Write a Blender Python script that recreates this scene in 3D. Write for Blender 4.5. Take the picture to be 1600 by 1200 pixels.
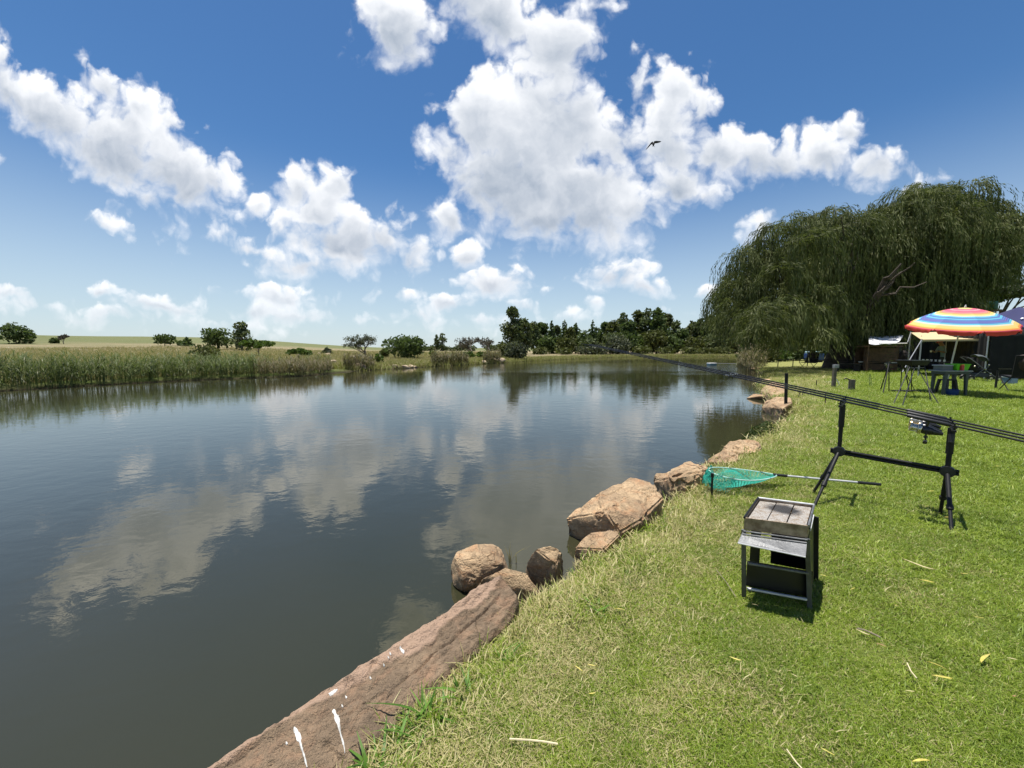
import bpy, bmesh, math, random
import numpy as np
from mathutils import Vector, Matrix

for _o in list(bpy.data.objects):
    bpy.data.objects.remove(_o)
S = bpy.context.scene
COL = S.collection
R = math.radians

# ------------------------------------------------------------------ camera
CAM_H = 1.3
FPX = 600.0                       # focal length in photo pixels (1600 wide)
PITCH = math.atan(54 / FPX)       # the horizon lies 54 px above the middle
cam_d = bpy.data.cameras.new('camera')
cam_d.sensor_width = 36
cam_d.lens = 36 * FPX / 1600
cam_d.clip_start = 0.05
cam_d.clip_end = 6000
cam = bpy.data.objects.new('camera', cam_d)
cam.location = (0, 0, CAM_H)
cam.rotation_euler = (math.pi / 2 - PITCH, 0, 0)
COL.objects.link(cam)
S.camera = cam

# ------------------------------------------------------------------ light
SUN_DIR = Vector((-0.10, 0.10, 0.98)).normalized()      # towards the sun
SKY_STRENGTH = 0.077
sun_d = bpy.data.lights.new('sun', 'SUN')
sun_d.energy = 5.0
sun_d.angle = R(0.5)
sun_d.color = (1.0, 0.95, 0.87)
sun = bpy.data.objects.new('sun', sun_d)
sun.rotation_euler = (-SUN_DIR).to_track_quat('-Z', 'Y').to_euler()
COL.objects.link(sun)

S.view_settings.view_transform = 'Standard'
S.view_settings.look = 'None'
S.view_settings.gamma = 1
S.view_settings.use_curve_mapping = False
S.view_settings.exposure = 0.64
S.render.engine = 'CYCLES'
S.cycles.max_bounces = 7
S.cycles.diffuse_bounces = 3
S.cycles.glossy_bounces = 3
S.cycles.transmission_bounces = 4
S.cycles.caustics_reflective = False
S.cycles.caustics_refractive = False
S.cycles.use_denoising = True
S.cycles.adaptive_threshold = 0.02
S.cycles.sample_clamp_indirect = 6

# ------------------------------------------------------------------ world: Nishita sky with cumulus
# clouds: (x, y, half width, half height, turn in degrees, strength) read off the photograph,
# kept as directions (azimuth / elevation tangents), so they stay where they are in the sky
CLOUDS = [
    # great central cloud
    (850, 205, 125, 100, 0, 1), (800, 285, 110, 85, 0, 1), (915, 310, 110, 78, 0, 1), (745, 190, 66, 66, 0, 1),
    (705, 235, 45, 55, 0, .8), (965, 225, 55, 60, 0, .9), (865, 85, 62, 100, -16, 1), (785, 25, 88, 50, 25, 1),
    (735, -20, 70, 50, 20, 1), (860, 345, 110, 42, 0, 1), (985, 330, 55, 40, 0, .9), (930, 10, 50, 24, 20, .55),
    # its right arm
    (1050, 220, 52, 75, 0, 1), (1055, 140, 36, 44, 0, 1), (1095, 165, 24, 42, 10, .8), (1060, 290, 52, 42, 0, 1), (1120, 235, 70, 42, 0, 1),
    (1200, 248, 75, 42, 0, 1), (1290, 245, 72, 34, 0, 1), (1370, 258, 50, 36, 0, 1), (1330, 205, 30, 24, 0, 1), (1095, 310, 36, 20, -20, .8),
    (1000, 128, 20, 34, 0, .8), (1083, 84, 11, 11, 0, .8), (988, 78, 16, 16, 0, .55), (1015, 180, 30, 26, 0, .5),
    # top
    (625, 48, 62, 56, 10, 1), (600, 8, 42, 24, 0, 1), (668, 85, 24, 14, -20, .6),
    # long cloud on the left
    (10, 138, 70, 42, 32, 1), (90, 182, 95, 50, 30, 1), (185, 228, 105, 68, 32, 1), (275, 262, 95, 66, 34, 1), (162, 136, 44, 26, 36, 1),
    (332, 276, 44, 40, 30, 1), (235, 316, 70, 26, 30, .6), (215, 170, 40, 30, 30, .9), (0, 95, 40, 26, 30, .8), (275, 195, 50, 26, 30, .8),
    # tower left of the middle
    (462, 292, 34, 32, 0, 1), (528, 288, 28, 28, 0, 1), (500, 330, 55, 38, 0, 1), (540, 375, 105, 52, 0, 1), (395, 390, 72, 22, 16, .8),
    (598, 368, 46, 44, 0, 1), (640, 405, 34, 34, 0, .9), (470, 415, 110, 26, 4, .8), (335, 364, 30, 16, 8, .7), (440, 362, 34, 26, 0, .7),
    # small ones
    (399, 322, 15, 16, 0, .7), (165, 350, 44, 11, 16, .8), (700, 345, 36, 28, 0, 1), (727, 400, 28, 20, 0, 1), (768, 443, 60, 26, 0, 1),
    (965, 432, 62, 30, 0, 1), (1015, 450, 44, 18, 0, .9), (1102, 460, 16, 11, 0, .8), (1186, 352, 30, 24, -35, .8), (1425, 292, 36, 15, -15, .8),
    (0, 252, 10, 12, 0, .8), (75, 240, 14, 8, 20, .4), (695, 400, 20, 12, 0, .4), (848, 454, 12, 5, 0, .5),
    # haze bound row over the horizon
    (60, 478, 60, 16, 4, .9), (180, 492, 90, 16, 3, .9), (400, 488, 60, 16, 0, .9), (620, 462, 50, 12, 0, .8), (650, 490, 60, 14, 0, .8), (760, 500, 60, 10, 0, .7),
    (165, 455, 32, 11, 0, 1.02), (15, 458, 48, 14, 8, 1.02), (255, 478, 80, 18, 8, 1.05), (358, 456, 34, 12, 0, 0.85), (440, 465, 70, 20, 6, 0.85),
    (470, 495, 80, 18, 4, 0.77), (560, 500, 60, 12, 0, 0.68), (700, 478, 44, 18, 0, 1.02), (820, 477, 30, 12, 0, 1.02), (930, 478, 24, 12, 0, 0.85),
    (690, 505, 60, 14, 0, 0.68), (1060, 485, 40, 10, 0, 0.77), (880, 495, 40, 12, 0, 0.68), (120, 500, 110, 14, 4, 0.68), (330, 505, 110, 12, 3, 0.61),
]


def ray(px, py):
    """World direction through a point of the photograph, scaled so that the camera axis component is 1."""
    u = (px - 800) / FPX
    v = (py - 600) / FPX
    c, s = math.cos(PITCH), math.sin(PITCH)
    return u, c - v * s, -v * c - s


def gz(px, py, z):
    x, y, up = ray(px, py)
    t = (z - CAM_H) / up
    return Vector((x * t, y * t, z))


def gy(px, py, Y):
    x, y, up = ray(px, py)
    t = Y / y
    return Vector((x * t, Y, CAM_H + up * t))


class NT:
    """Small helper to write node trees as expressions."""
    def __init__(self, tree):
        self.t = tree
        self.n = tree.nodes
        self.l = tree.links

    def new(self, typ, **kw):
        n = self.n.new(typ)
        for k, v in kw.items():
            setattr(n, k, v)
        return n

    def put(self, sock, v):
        if isinstance(v, bpy.types.NodeSocket):
            self.l.new(v, sock)
        elif v is not None:
            if hasattr(sock, 'default_value') and not isinstance(v, (int, float)):
                n = len(sock.default_value)
                v = tuple(v)
                if len(v) < n:
                    v = v + (1.0,) * (n - len(v))
            sock.default_value = v

    def m(self, op, a, b=None, c=None, clamp=False):
        n = self.new('ShaderNodeMath', operation=op, use_clamp=clamp)
        for i, v in enumerate((a, b, c)):
            if v is not None:
                self.put(n.inputs[i], v)
        return n.outputs[0]

    def v(self, op, a, b=None, c=None, out=0):
        n = self.new('ShaderNodeVectorMath', operation=op)
        for i, x in enumerate((a, b, c)):
            if x is not None:
                if isinstance(x, (int, float)):
                    n.inputs['Scale'].default_value = x
                else:
                    self.put(n.inputs[i], x)
        return n.outputs[out]

    def scale(self, a, s):
        n = self.new('ShaderNodeVectorMath', operation='SCALE')
        self.put(n.inputs[0], a)
        self.put(n.inputs['Scale'], s)
        return n.outputs[0]

    def comb(self, x, y, z):
        n = self.new('ShaderNodeCombineXYZ')
        for i, q in enumerate((x, y, z)):
            self.put(n.inputs[i], q)
        return n.outputs[0]

    def sep(self, a):
        n = self.new('ShaderNodeSeparateXYZ')
        self.put(n.inputs[0], a)
        return n.outputs

    def noise(self, vec, scale, detail=4, rough=.5, dist=0, lac=2.0, col=False, dim='3D'):
        n = self.new('ShaderNodeTexNoise', noise_dimensions=dim)
        if vec is not None:
            self.put(n.inputs['Vector'], vec)
        n.inputs['Scale'].default_value = scale
        n.inputs['Detail'].default_value = detail
        n.inputs['Roughness'].default_value = rough
        n.inputs['Lacunarity'].default_value = lac
        n.inputs['Distortion'].default_value = dist
        return n.outputs[1 if col else 0]

    def voro(self, vec, scale, detail=0, rough=.5, feature='F1', out='Distance', rnd=1.0, dim='3D'):
        n = self.new('ShaderNodeTexVoronoi', feature=feature, voronoi_dimensions=dim)
        self.put(n.inputs['Vector'], vec)
        n.inputs['Scale'].default_value = scale
        n.inputs['Randomness'].default_value = rnd
        if 'Detail' in n.inputs:
            n.inputs['Detail'].default_value = detail
            n.inputs['Roughness'].default_value = rough
        return n.outputs[out]

    def mr(self, val, a, b, c=0., d=1., smooth=False):
        n = self.new('ShaderNodeMapRange')
        n.interpolation_type = 'SMOOTHSTEP' if smooth else 'LINEAR'
        n.clamp = True
        self.put(n.inputs[0], val)
        for i, q in enumerate((a, b, c, d)):
            self.put(n.inputs[1 + i], q)
        return n.outputs[0]

    def mix(self, fac, a, b, blend='MIX'):
        n = self.new('ShaderNodeMix', data_type='RGBA', blend_type=blend)
        self.put(n.inputs[0], fac)
        self.put(n.inputs[6], a)
        self.put(n.inputs[7], b)
        return n.outputs[2]

    def ramp(self, fac, stops, interp='LINEAR'):
        n = self.new('ShaderNodeValToRGB')
        n.color_ramp.interpolation = interp
        els = n.color_ramp.elements
        while len(els) < len(stops):
            els.new(.5)
        for e, (p, c) in zip(els, stops):
            e.position = p
            e.color = tuple(c) + (1,) if len(c) == 3 else c
        self.put(n.inputs[0], fac)
        return n.outputs[0]


def build_world():
    w = bpy.data.worlds.new('World')
    S.world = w
    w.use_nodes = True
    w.node_tree.nodes.clear()
    N = NT(w.node_tree)
    sky = N.new('ShaderNodeTexSky', sky_type='NISHITA')
    sky.sun_disc = False
    sky.sun_elevation = math.asin(SUN_DIR.z)
    sky.sun_rotation = math.atan2(SUN_DIR.x, SUN_DIR.y)
    sky.altitude = 1500
    sky.air_density = 1.1
    sky.dust_density = 1.0
    sky.ozone_density = 2.5
    d = N.new('ShaderNodeTexCoord').outputs['Generated']
    x, y, z = N.sep(d)
    ay = N.m('MAXIMUM', N.m('ABSOLUTE', y), .02)
    U = N.m('DIVIDE', x, ay)
    V = N.m('DIVIDE', z, ay)
    P = N.comb(U, V, 0.)
    # domain warp, so that the outlines billow
    nA = N.noise(P, 9.0, 5, .56, col=True, dim='2D')
    warp = N.v('SUBTRACT', nA, (.5, .5, .5))
    wr = N.sep(warp)
    P2 = N.v('ADD', P, N.comb(N.m('MULTIPLY', wr[0], .06), N.m('MULTIPLY', wr[1], .06), 0.))
    F = None
    W = None
    SH = None
    Pc = P2
    for i, (cx, cy, rx, ry, rot, k) in enumerate(CLOUDS):
        if i % 8 == 0 and i:      # chain the groups, so the shader compiler works them off one after the other
            Pc = N.v('MULTIPLY_ADD', N.comb(F, W, SH), (1e-6, 1e-6, 1e-6), P2)
        a, b, c = ray(cx, cy)
        mp = N.new('ShaderNodeMapping', vector_type='TEXTURE')
        N.put(mp.inputs['Vector'], Pc)
        q = 1.22
        mp.inputs['Location'].default_value = (a / b, c / b, 0)
        mp.inputs['Rotation'].default_value = (0, 0, R(-rot))
        mp.inputs['Scale'].default_value = (q * rx / FPX, q * ry / FPX, 1)
        o = mp.outputs[0]
        ln = N.v('LENGTH', o, out='Value')
        kk = k * (min(rx, ry) / 45) ** .38
        f = N.m('MULTIPLY_ADD', ln, -kk, kk)
        wgt = N.m('MAXIMUM', f, 0.)
        yl = N.v('DOT_PRODUCT', o, (0, 1, 0), out='Value')
        s = N.m('MULTIPLY', yl, wgt)
        F = f if F is None else N.m('SMOOTH_MAX', F, f, .12)
        W = wgt if W is None else N.m('ADD', W, wgt)
        SH = s if SH is None else N.m('ADD', SH, s)
    side = N.m('DIVIDE', SH, N.m('ADD', W, .05))          # -1 base .. +1 top
    # cauliflower relief
    Pn = N.v('ADD', P2, (3.1, 1.7, .4))
    n1 = N.noise(Pn, 7.0, 7, .56, dim='2D')
    n2 = N.noise(N.v('ADD', Pn, (.010, .022, 0.)), 7.0, 6, .56, dim='2D')   # the same field a little towards the sun
    b1 = N.voro(Pn, 16.0, 2, .55, 'F1', dim='2D')
    tex = N.m('ADD', N.m('MULTIPLY', N.m('SUBTRACT', n1, .5), 1.65), N.m('MULTIPLY', N.m('SUBTRACT', .42, b1), .45))
    dens = N.m('ADD', F, tex)
    soft = N.mr(side, -.5, .45, .95, .42)
    alpha = N.mr(dens, -.12, N.m('ADD', -.12, soft), 0., 1., smooth=True)
    # light: thin edges and tops white, thick middle and base grey
    thick = N.mr(N.m('MULTIPLY_ADD', tex, .38, F), .05, .95, 0., 1., smooth=True)
    under = N.mr(side, .5, -.3, .25, 1.)
    relief = N.m('MULTIPLY', N.m('SUBTRACT', n2, n1), 1.0)
    g = N.m('ADD', N.m('MULTIPLY', thick, under), relief, clamp=True)
    white = (9.3, 9.4, 9.6)
    grey = (3.3, 3.9, 4.8)
    ccol = N.mix(g, white, grey)
    # distance haze: low clouds sink into the pale air
    low = N.mr(z, .0, .15, .5, 1.)
    alpha = N.m('MULTIPLY', alpha, low)
    up = N.mr(z, -.02, .0, 0., 1.)
    alpha = N.m('MULTIPLY', alpha, up)
    hs = N.new('ShaderNodeHueSaturation')
    hs.inputs['Saturation'].default_value = 1.24
    hs.inputs['Value'].default_value = 1.0
    N.put(hs.inputs['Color'], sky.outputs[0])
    air = N.mix(N.mr(z, -.02, .42, .78, 0., smooth=True), hs.outputs[0], (5.3, 6.3, 6.9))
    col = N.mix(alpha, air, ccol)
    bg = N.new('ShaderNodeBackground')
    bg.inputs['Strength'].default_value = SKY_STRENGTH
    N.put(bg.inputs['Color'], col)
    out = N.new('ShaderNodeOutputWorld')
    N.l.new(bg.outputs[0], out.inputs[0])
    w.cycles.sampling_method = 'NONE'


build_world()


# ================================================================== helpers
RNG = np.random.default_rng(7)


def _h(ix, iy, iz):
    n = (ix * 374761393 + iy * 668265263 + iz * 1274126177) & 0xFFFFFFFF
    n = ((n ^ (n >> 13)) * 1274126177) & 0xFFFFFFFF
    return ((n ^ (n >> 16)) & 0xFFFF) / 32767.5 - 1.0


def vnoise(p):
    p = np.asarray(p, float)
    i = np.floor(p).astype(np.int64)
    f = p - i
    f = f * f * (3 - 2 * f)
    r = 0
    for dx in (0, 1):
        for dy in (0, 1):
            for dz in (0, 1):
                w = (f[:, 0] if dx else 1 - f[:, 0]) * (f[:, 1] if dy else 1 - f[:, 1]) * (f[:, 2] if dz else 1 - f[:, 2])
                r = r + w * _h(i[:, 0] + dx, i[:, 1] + dy, i[:, 2] + dz)
    return r


def fbm(p, o=4, rough=.5):
    p = np.asarray(p, float)
    a, s, t = 1.0, 0.0, 0.0
    for k in range(o):
        s = s + a * vnoise(p * 2 ** k + 17.3 * k)
        t += a
        a *= rough
    return s / t


def sstep(a, b, x):
    t = np.clip((x - a) / (b - a), 0, 1)
    return t * t * (3 - 2 * t)


def np_mesh(name, V, F, mats=None, smooth=False):
    """Mesh from arrays: V (n,3), F (m,k) with one face size, or a list of faces."""
    me = bpy.data.meshes.new(name)
    V = np.asarray(V, np.float32)
    if isinstance(F, np.ndarray):
        m, k = F.shape
        me.vertices.add(len(V))
        me.vertices.foreach_set('co', V.ravel())
        me.loops.add(m * k)
        me.loops.foreach_set('vertex_index', F.astype(np.int32).ravel())
        me.polygons.add(m)
        me.polygons.foreach_set('loop_start', np.arange(0, m * k, k, dtype=np.int32))
        me.polygons.foreach_set('loop_total', np.full(m, k, np.int32))
        me.update(calc_edges=True)
    else:
        me.from_pydata([tuple(v) for v in V], [], [tuple(f) for f in F])
        me.update()
    if smooth:
        me.polygons.foreach_set('use_smooth', np.ones(len(me.polygons), bool))
    for q in mats or []:
        me.materials.append(q)
    return me


def tag(o, label=None, cat=None, group=None, kind=None):
    if label:
        o['label'] = label
    if cat:
        o['category'] = cat
    if group:
        o['group'] = group
    if kind:
        o['kind'] = kind
    return o


def link(o, parent=None):
    COL.objects.link(o)
    if parent:
        o.parent = parent
    return o


def thing(name, label, cat, loc, rz=0, group=None):
    o = bpy.data.objects.new(name, None)
    o.empty_display_size = .1
    o.location = loc
    o.rotation_euler = (0, 0, rz)
    link(o)
    return tag(o, label, cat, group)


def copy_tree(o, parent=None):
    c = o.copy()
    COL.objects.link(c)
    c.parent = parent
    for ch in o.children:
        copy_tree(ch, c)
    return c


class MB:
    """Collects simple solids; build() links them as one mesh object."""
    def __init__(self):
        self.v = []
        self.f = []

    def add(self, V, F):
        b = len(self.v)
        self.v += [tuple(x) for x in V]
        self.f += [tuple(i + b for i in f) for f in F]
        return self

    def hexa(self, c):
        """Eight corners: four below (counter-clockwise from above), four above."""
        return self.add(c, [(3, 2, 1, 0), (4, 5, 6, 7), (0, 1, 5, 4), (1, 2, 6, 5), (2, 3, 7, 6), (3, 0, 4, 7)])

    def box(self, c, s, rz=0, M=None):
        x, y, z = s[0] / 2, s[1] / 2, s[2] / 2
        P = [Vector(p) for p in ((-x, -y, -z), (x, -y, -z), (x, y, -z), (-x, y, -z), (-x, -y, z), (x, -y, z), (x, y, z), (-x, y, z))]
        if M is None:
            M = Matrix.Rotation(rz, 3, 'Z')
        return self.hexa([M @ p + Vector(c) for p in P])

    def bar(self, a, b, w, h, up=(0, 0, 1)):
        """A flat bar from a to b, w wide across and h thick along `up`."""
        a, b = Vector(a), Vector(b)
        d = (b - a).normalized()
        s = d.cross(Vector(up))
        if s.length < 1e-4:
            s = d.cross(Vector((0, 1, 0)))
        s.normalize()
        n = s.cross(d).normalized()
        s = s * w / 2
        n = n * h / 2
        return self.hexa([a - s - n, a + s - n, b + s - n, b - s - n, a - s + n, a + s + n, b + s + n, b - s + n])

    def tube(self, pts, rad, seg=8, caps=True):
        pts = [Vector(p) for p in pts]
        n = len(pts)
        rad = [rad] * n if isinstance(rad, (int, float)) else rad
        V, F = [], []
        ref = Vector((0, 0, 1))
        for i, p in enumerate(pts):
            d = (pts[min(i + 1, n - 1)] - pts[max(i - 1, 0)]).normalized()
            s = d.cross(ref)
            if s.length < .15:
                s = d.cross(Vector((1, 0, 0)))
            s.normalize()
            t = d.cross(s)
            for k in range(seg):
                a = 2 * math.pi * k / seg
                V.append(p + (s * math.cos(a) + t * math.sin(a)) * rad[i])
        for i in range(n - 1):
            for k in range(seg):
                a, b = i * seg + k, i * seg + (k + 1) % seg
                F.append((a, b, b + seg, a + seg))
        if caps:
            F.append(tuple(range(seg)))
            F.append(tuple(range((n - 1) * seg, n * seg))[::-1])
        return self.add(V, F)

    def lathe(self, prof, c=(0, 0, 0), seg=20, M=None, cap=True):
        """prof: (radius, height) pairs."""
        V, F = [], []
        M = M or Matrix.Identity(3)
        for r, z in prof:
            for k in range(seg):
                a = 2 * math.pi * k / seg
                V.append(M @ Vector((r * math.cos(a), r * math.sin(a), z)) + Vector(c))
        for i in range(len(prof) - 1):
            for k in range(seg):
                a, b = i * seg + k, i * seg + (k + 1) % seg
                F.append((a, b, b + seg, a + seg))
        if cap:
            F.append(tuple(range(seg))[::-1])
            F.append(tuple(range((len(prof) - 1) * seg, len(prof) * seg)))
        return self.add(V, F)

    def ell(self, c, r, seg=12, rings=8, M=None):
        V, F = [], []
        M = M or Matrix.Identity(3)
        for i in range(rings + 1):
            t = math.pi * i / rings
            for k in range(seg):
                a = 2 * math.pi * k / seg
                V.append(M @ Vector((r[0] * math.sin(t) * math.cos(a), r[1] * math.sin(t) * math.sin(a), r[2] * math.cos(t))) + Vector(c))
        for i in range(rings):
            for k in range(seg):
                a, b = i * seg + k, i * seg + (k + 1) % seg
                F.append((a, a + seg, b + seg, b))
        return self.add(V, F)

    def plate(self, quad, th):
        """A sheet through four corners with a thickness."""
        q = [Vector(p) for p in quad]
        n = (q[1] - q[0]).cross(q[3] - q[0]).normalized() * th / 2
        return self.hexa([p - n for p in q] + [p + n for p in q])

    def build(self, name, mat, parent=None, smooth=False, origin=None, bevel=0):
        o = Vector(origin) if origin is not None else (parent.matrix_basis.translation if parent and not parent.parent else Vector((0, 0, 0)))
        if parent and parent.parent:
            o = parent.parent.matrix_basis.translation
        V = [Vector(v) - o for v in self.v]
        me = np_mesh(name, V, self.f, [mat])
        if smooth:
            me.polygons.foreach_set('use_smooth', np.ones(len(me.polygons), bool))
            try:
                me.set_sharp_from_angle(angle=R(38))
            except Exception:
                pass
        ob = bpy.data.objects.new(name, me)
        if parent is None:
            ob.location = o
        link(ob, parent)
        if bevel:
            b = ob.modifiers.new('bevel', 'BEVEL')
            b.width = bevel
            b.segments = 2
            b.limit_method = 'ANGLE'
        return ob


def rock_material(name, c_light, c_dark, c_red, bump=.5, scale=1.0, crack=.5):
    m = bpy.data.materials.new(name)
    m.use_nodes = True
    N = NT(m.node_tree)
    bs = N.n['Principled BSDF']
    pos = N.new('ShaderNodeNewGeometry').outputs['Position']
    a = N.noise(pos, 3.2 * scale, 7, .62)
    b = N.noise(pos, 22 * scale, 6, .65)
    st = N.noise(N.v('MULTIPLY', pos, (3, 3, 11)), 2.4 * scale, 5, .6, dist=.6)
    c = N.mix(N.mr(a, .35, .68), c_dark, c_light)
    c = N.mix(N.mr(st, .50, .70, 0, .75), c, c_red)
    c = N.mix(N.mr(b, .42, .75, 0., .5), c, tuple(x * .45 for x in c_dark))
    sp = N.noise(pos, 120 * scale, 3, .6)
    c = N.mix(N.mr(sp, .58, .72, 0., .35), c, tuple(min(1, x * 1.5) for x in c_light))
    # the foot that stands in the pond stays damp
    zz = N.sep(pos)[2]
    wet = N.mr(N.m('MULTIPLY_ADD', a, .10, zz), -.345, -.285, 1., 0.)
    c = N.mix(N.m('MULTIPLY', wet, .62), c, (.035, .028, .020))
    N.put(bs.inputs['Base Color'], c)
    N.put(bs.inputs['Roughness'], N.mr(wet, 0., 1., .88, .35))
    h = N.m('ADD', N.m('MULTIPLY', b, .6), N.m('MULTIPLY', sp, .22))
    cr = N.voro(N.v('ADD', pos, N.scale(N.noise(pos, 5 * scale, 4, .6, col=True), .35)), 5.5 * scale, feature='DISTANCE_TO_EDGE')
    h = N.m('ADD', h, N.m('MULTIPLY', N.mr(cr, 0., .03, -.5, 0.), crack))
    bp = N.new('ShaderNodeBump')
    bp.inputs['Strength'].default_value = bump
    bp.inputs['Distance'].default_value = .03 / scale
    N.put(bp.inputs['Height'], h)
    N.put(bs.inputs['Normal'], bp.outputs[0])
    return m


def mat(name, col, rough=.6, metal=0., var=.0, scale=8., bump=0., bscale=60., col2=None, spec=.5, sheen=0.):
    """Plain surface with a little mottling and fine relief."""
    m = bpy.data.materials.new(name)
    m.use_nodes = True
    N = NT(m.node_tree)
    bs = N.n['Principled BSDF']
    bs.inputs['Roughness'].default_value = rough
    bs.inputs['Metallic'].default_value = metal
    bs.inputs['Specular IOR Level'].default_value = spec
    pos = N.new('ShaderNodeNewGeometry').outputs['Position']
    if var > 0 or col2:
        c2 = col2 or tuple(x * (1 - var) for x in col)
        n = N.noise(pos, scale, 5, .6)
        N.put(bs.inputs['Base Color'], N.mix(N.mr(n, .35, .65), c2, col))
        N.put(bs.inputs['Roughness'], N.mr(n, .3, .7, max(0, rough - .1), min(1, rough + .1)))
    else:
        bs.inputs['Base Color'].default_value = tuple(col) + (1,)
    if bump:
        bp = N.new('ShaderNodeBump')
        bp.inputs['Strength'].default_value = bump
        bp.inputs['Distance'].default_value = .01
        N.put(bp.inputs['Height'], N.noise(pos, bscale, 4, .6))
        N.put(bs.inputs['Normal'], bp.outputs[0])
    return m


def leaf_mat(name, c1, c2, trans=.3, rough=.55, c3=None, f3=.15, patch=.0, spec=.12):
    """Foliage: each leaf its own tone, light shining through."""
    m = bpy.data.materials.new(name)
    m.use_nodes = True
    N = NT(m.node_tree)
    bs = N.n['Principled BSDF']
    g = N.new('ShaderNodeNewGeometry')
    r = g.outputs['Random Per Island']
    c = N.mix(r, c1, c2)
    if c3:
        r2 = N.m('FRACT', N.m('MULTIPLY', r, 17.3))
        c = N.mix(N.m('LESS_THAN', r2, f3), c, c3)
    if patch:
        n = N.noise(g.outputs['Position'], patch, 3, .55)
        c = N.mix(N.mr(n, .38, .66, 0., .55), c, tuple(x * 1.5 for x in c2))
    N.put(bs.inputs['Base Color'], c)
    bs.inputs['Roughness'].default_value = rough
    bs.inputs['Specular IOR Level'].default_value = spec
    tr = N.new('ShaderNodeBsdfTranslucent')
    N.put(tr.inputs['Color'], N.mix(.5, c, (c2[0] * 1.3, c2[1] * 1.5, c2[2] * .6)))
    mx = N.new('ShaderNodeMixShader')
    mx.inputs[0].default_value = trans
    N.l.new(bs.outputs[0], mx.inputs[1])
    N.l.new(tr.outputs[0], mx.inputs[2])
    N.l.new(mx.outputs[0], N.n['Material Output'].inputs['Surface'])
    return m


def unit(v):
    return v / np.maximum(np.linalg.norm(v, axis=-1, keepdims=True), 1e-9)


def leaf_quads(P, D, L, W, rng):
    """Diamond leaves at P along D, L long and W wide: vertices and faces."""
    n = len(P)
    D = unit(D)
    s = unit(np.cross(D, unit(rng.normal(size=(n, 3)))))
    L = np.broadcast_to(L, (n,))[:, None]
    W = np.broadcast_to(W, (n,))[:, None]
    V = np.stack([P - D * L / 2, P + s * W / 2 - D * L * .05, P + D * L / 2, P - s * W / 2 - D * L * .05], 1).reshape(-1, 3)
    return V, np.arange(4 * n).reshape(-1, 4)


def blades(P, H, W, lean, az, rng, seg=3, droop=1.0):
    """Grass-like strips: base P, height H, width W, lean fraction, azimuth az."""
    n = len(P)
    t = np.linspace(0, 1, seg + 1)[None, :, None]
    d = np.stack([np.cos(az), np.sin(az), np.zeros(n)], 1)[:, None, :]
    s = np.stack([-np.sin(az), np.cos(az), np.zeros(n)], 1)[:, None, :]
    H = np.broadcast_to(H, (n,))[:, None, None]
    W = np.broadcast_to(W, (n,))[:, None, None]
    lean = np.broadcast_to(lean, (n,))[:, None, None]
    c = P[:, None, :] + d * H * lean * t ** (1 + droop) + np.array([0, 0, 1.0]) * H * (t - .35 * lean * t ** 2)
    w = W * (1 - t ** 1.6 * .92) / 2
    V = np.stack([c - s * w, c + s * w], 2).reshape(n, -1, 3)          # (n, 2*(seg+1), 3)
    k = np.arange(seg)
    F1 = np.stack([2 * k, 2 * k + 1, 2 * k + 3, 2 * k + 2], 1)
    m = 2 * (seg + 1)
    F = (np.arange(n)[:, None, None] * m + F1[None]).reshape(-1, 4)
    return V.reshape(-1, 3), F


def stack_vf(parts):
    V, F, b = [], [], 0
    for v, f in parts:
        V.append(v)
        F.append(f + b)
        b += len(v)
    return np.concatenate(V), np.concatenate(F)


def scatter(name, P, rot, scl, idx, sources, label, kind='stuff'):
    """One object that sets many copies of the source tufts on points (ground cover nobody could count)."""
    me = bpy.data.meshes.new(name)
    me.vertices.add(len(P))
    me.vertices.foreach_set('co', np.asarray(P, np.float32).ravel())
    a = me.attributes.new('rot', 'FLOAT_VECTOR', 'POINT')
    a.data.foreach_set('vector', np.asarray(rot, np.float32).ravel())
    a = me.attributes.new('scl', 'FLOAT', 'POINT')
    a.data.foreach_set('value', np.asarray(scl, np.float32))
    a = me.attributes.new('idx', 'INT', 'POINT')
    a.data.foreach_set('value', np.asarray(idx, np.int32))
    o = bpy.data.objects.new(name, me)
    link(o)
    src = bpy.data.collections.new(name + '_source')
    for s in sources:
        src.objects.link(s)
    g = bpy.data.node_groups.new(name, 'GeometryNodeTree')
    g.interface.new_socket('Geometry', in_out='INPUT', socket_type='NodeSocketGeometry')
    g.interface.new_socket('Geometry', in_out='OUTPUT', socket_type='NodeSocketGeometry')
    gi = g.nodes.new('NodeGroupInput')
    go = g.nodes.new('NodeGroupOutput')
    ip = g.nodes.new('GeometryNodeInstanceOnPoints')
    ci = g.nodes.new('GeometryNodeCollectionInfo')
    ci.inputs[0].default_value = src
    ci.inputs['Separate Children'].default_value = True
    ci.inputs['Reset Children'].default_value = True
    ip.inputs['Pick Instance'].default_value = True
    for nm, typ, sock in (('rot', 'FLOAT_VECTOR', 'Rotation'), ('scl', 'FLOAT', 'Scale'), ('idx', 'INT', 'Instance Index')):
        na = g.nodes.new('GeometryNodeInputNamedAttribute')
        na.data_type = typ
        na.inputs[0].default_value = nm
        g.links.new([q for q in na.outputs if q.enabled][0], ip.inputs[sock])
    g.links.new(gi.outputs[0], ip.inputs['Points'])
    g.links.new(ci.outputs[0], ip.inputs['Instance'])
    g.links.new(ip.outputs[0], go.inputs[0])
    md = o.modifiers.new('scatter', 'NODES')
    md.node_group = g
    return tag(o, label, None, None, kind)


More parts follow.
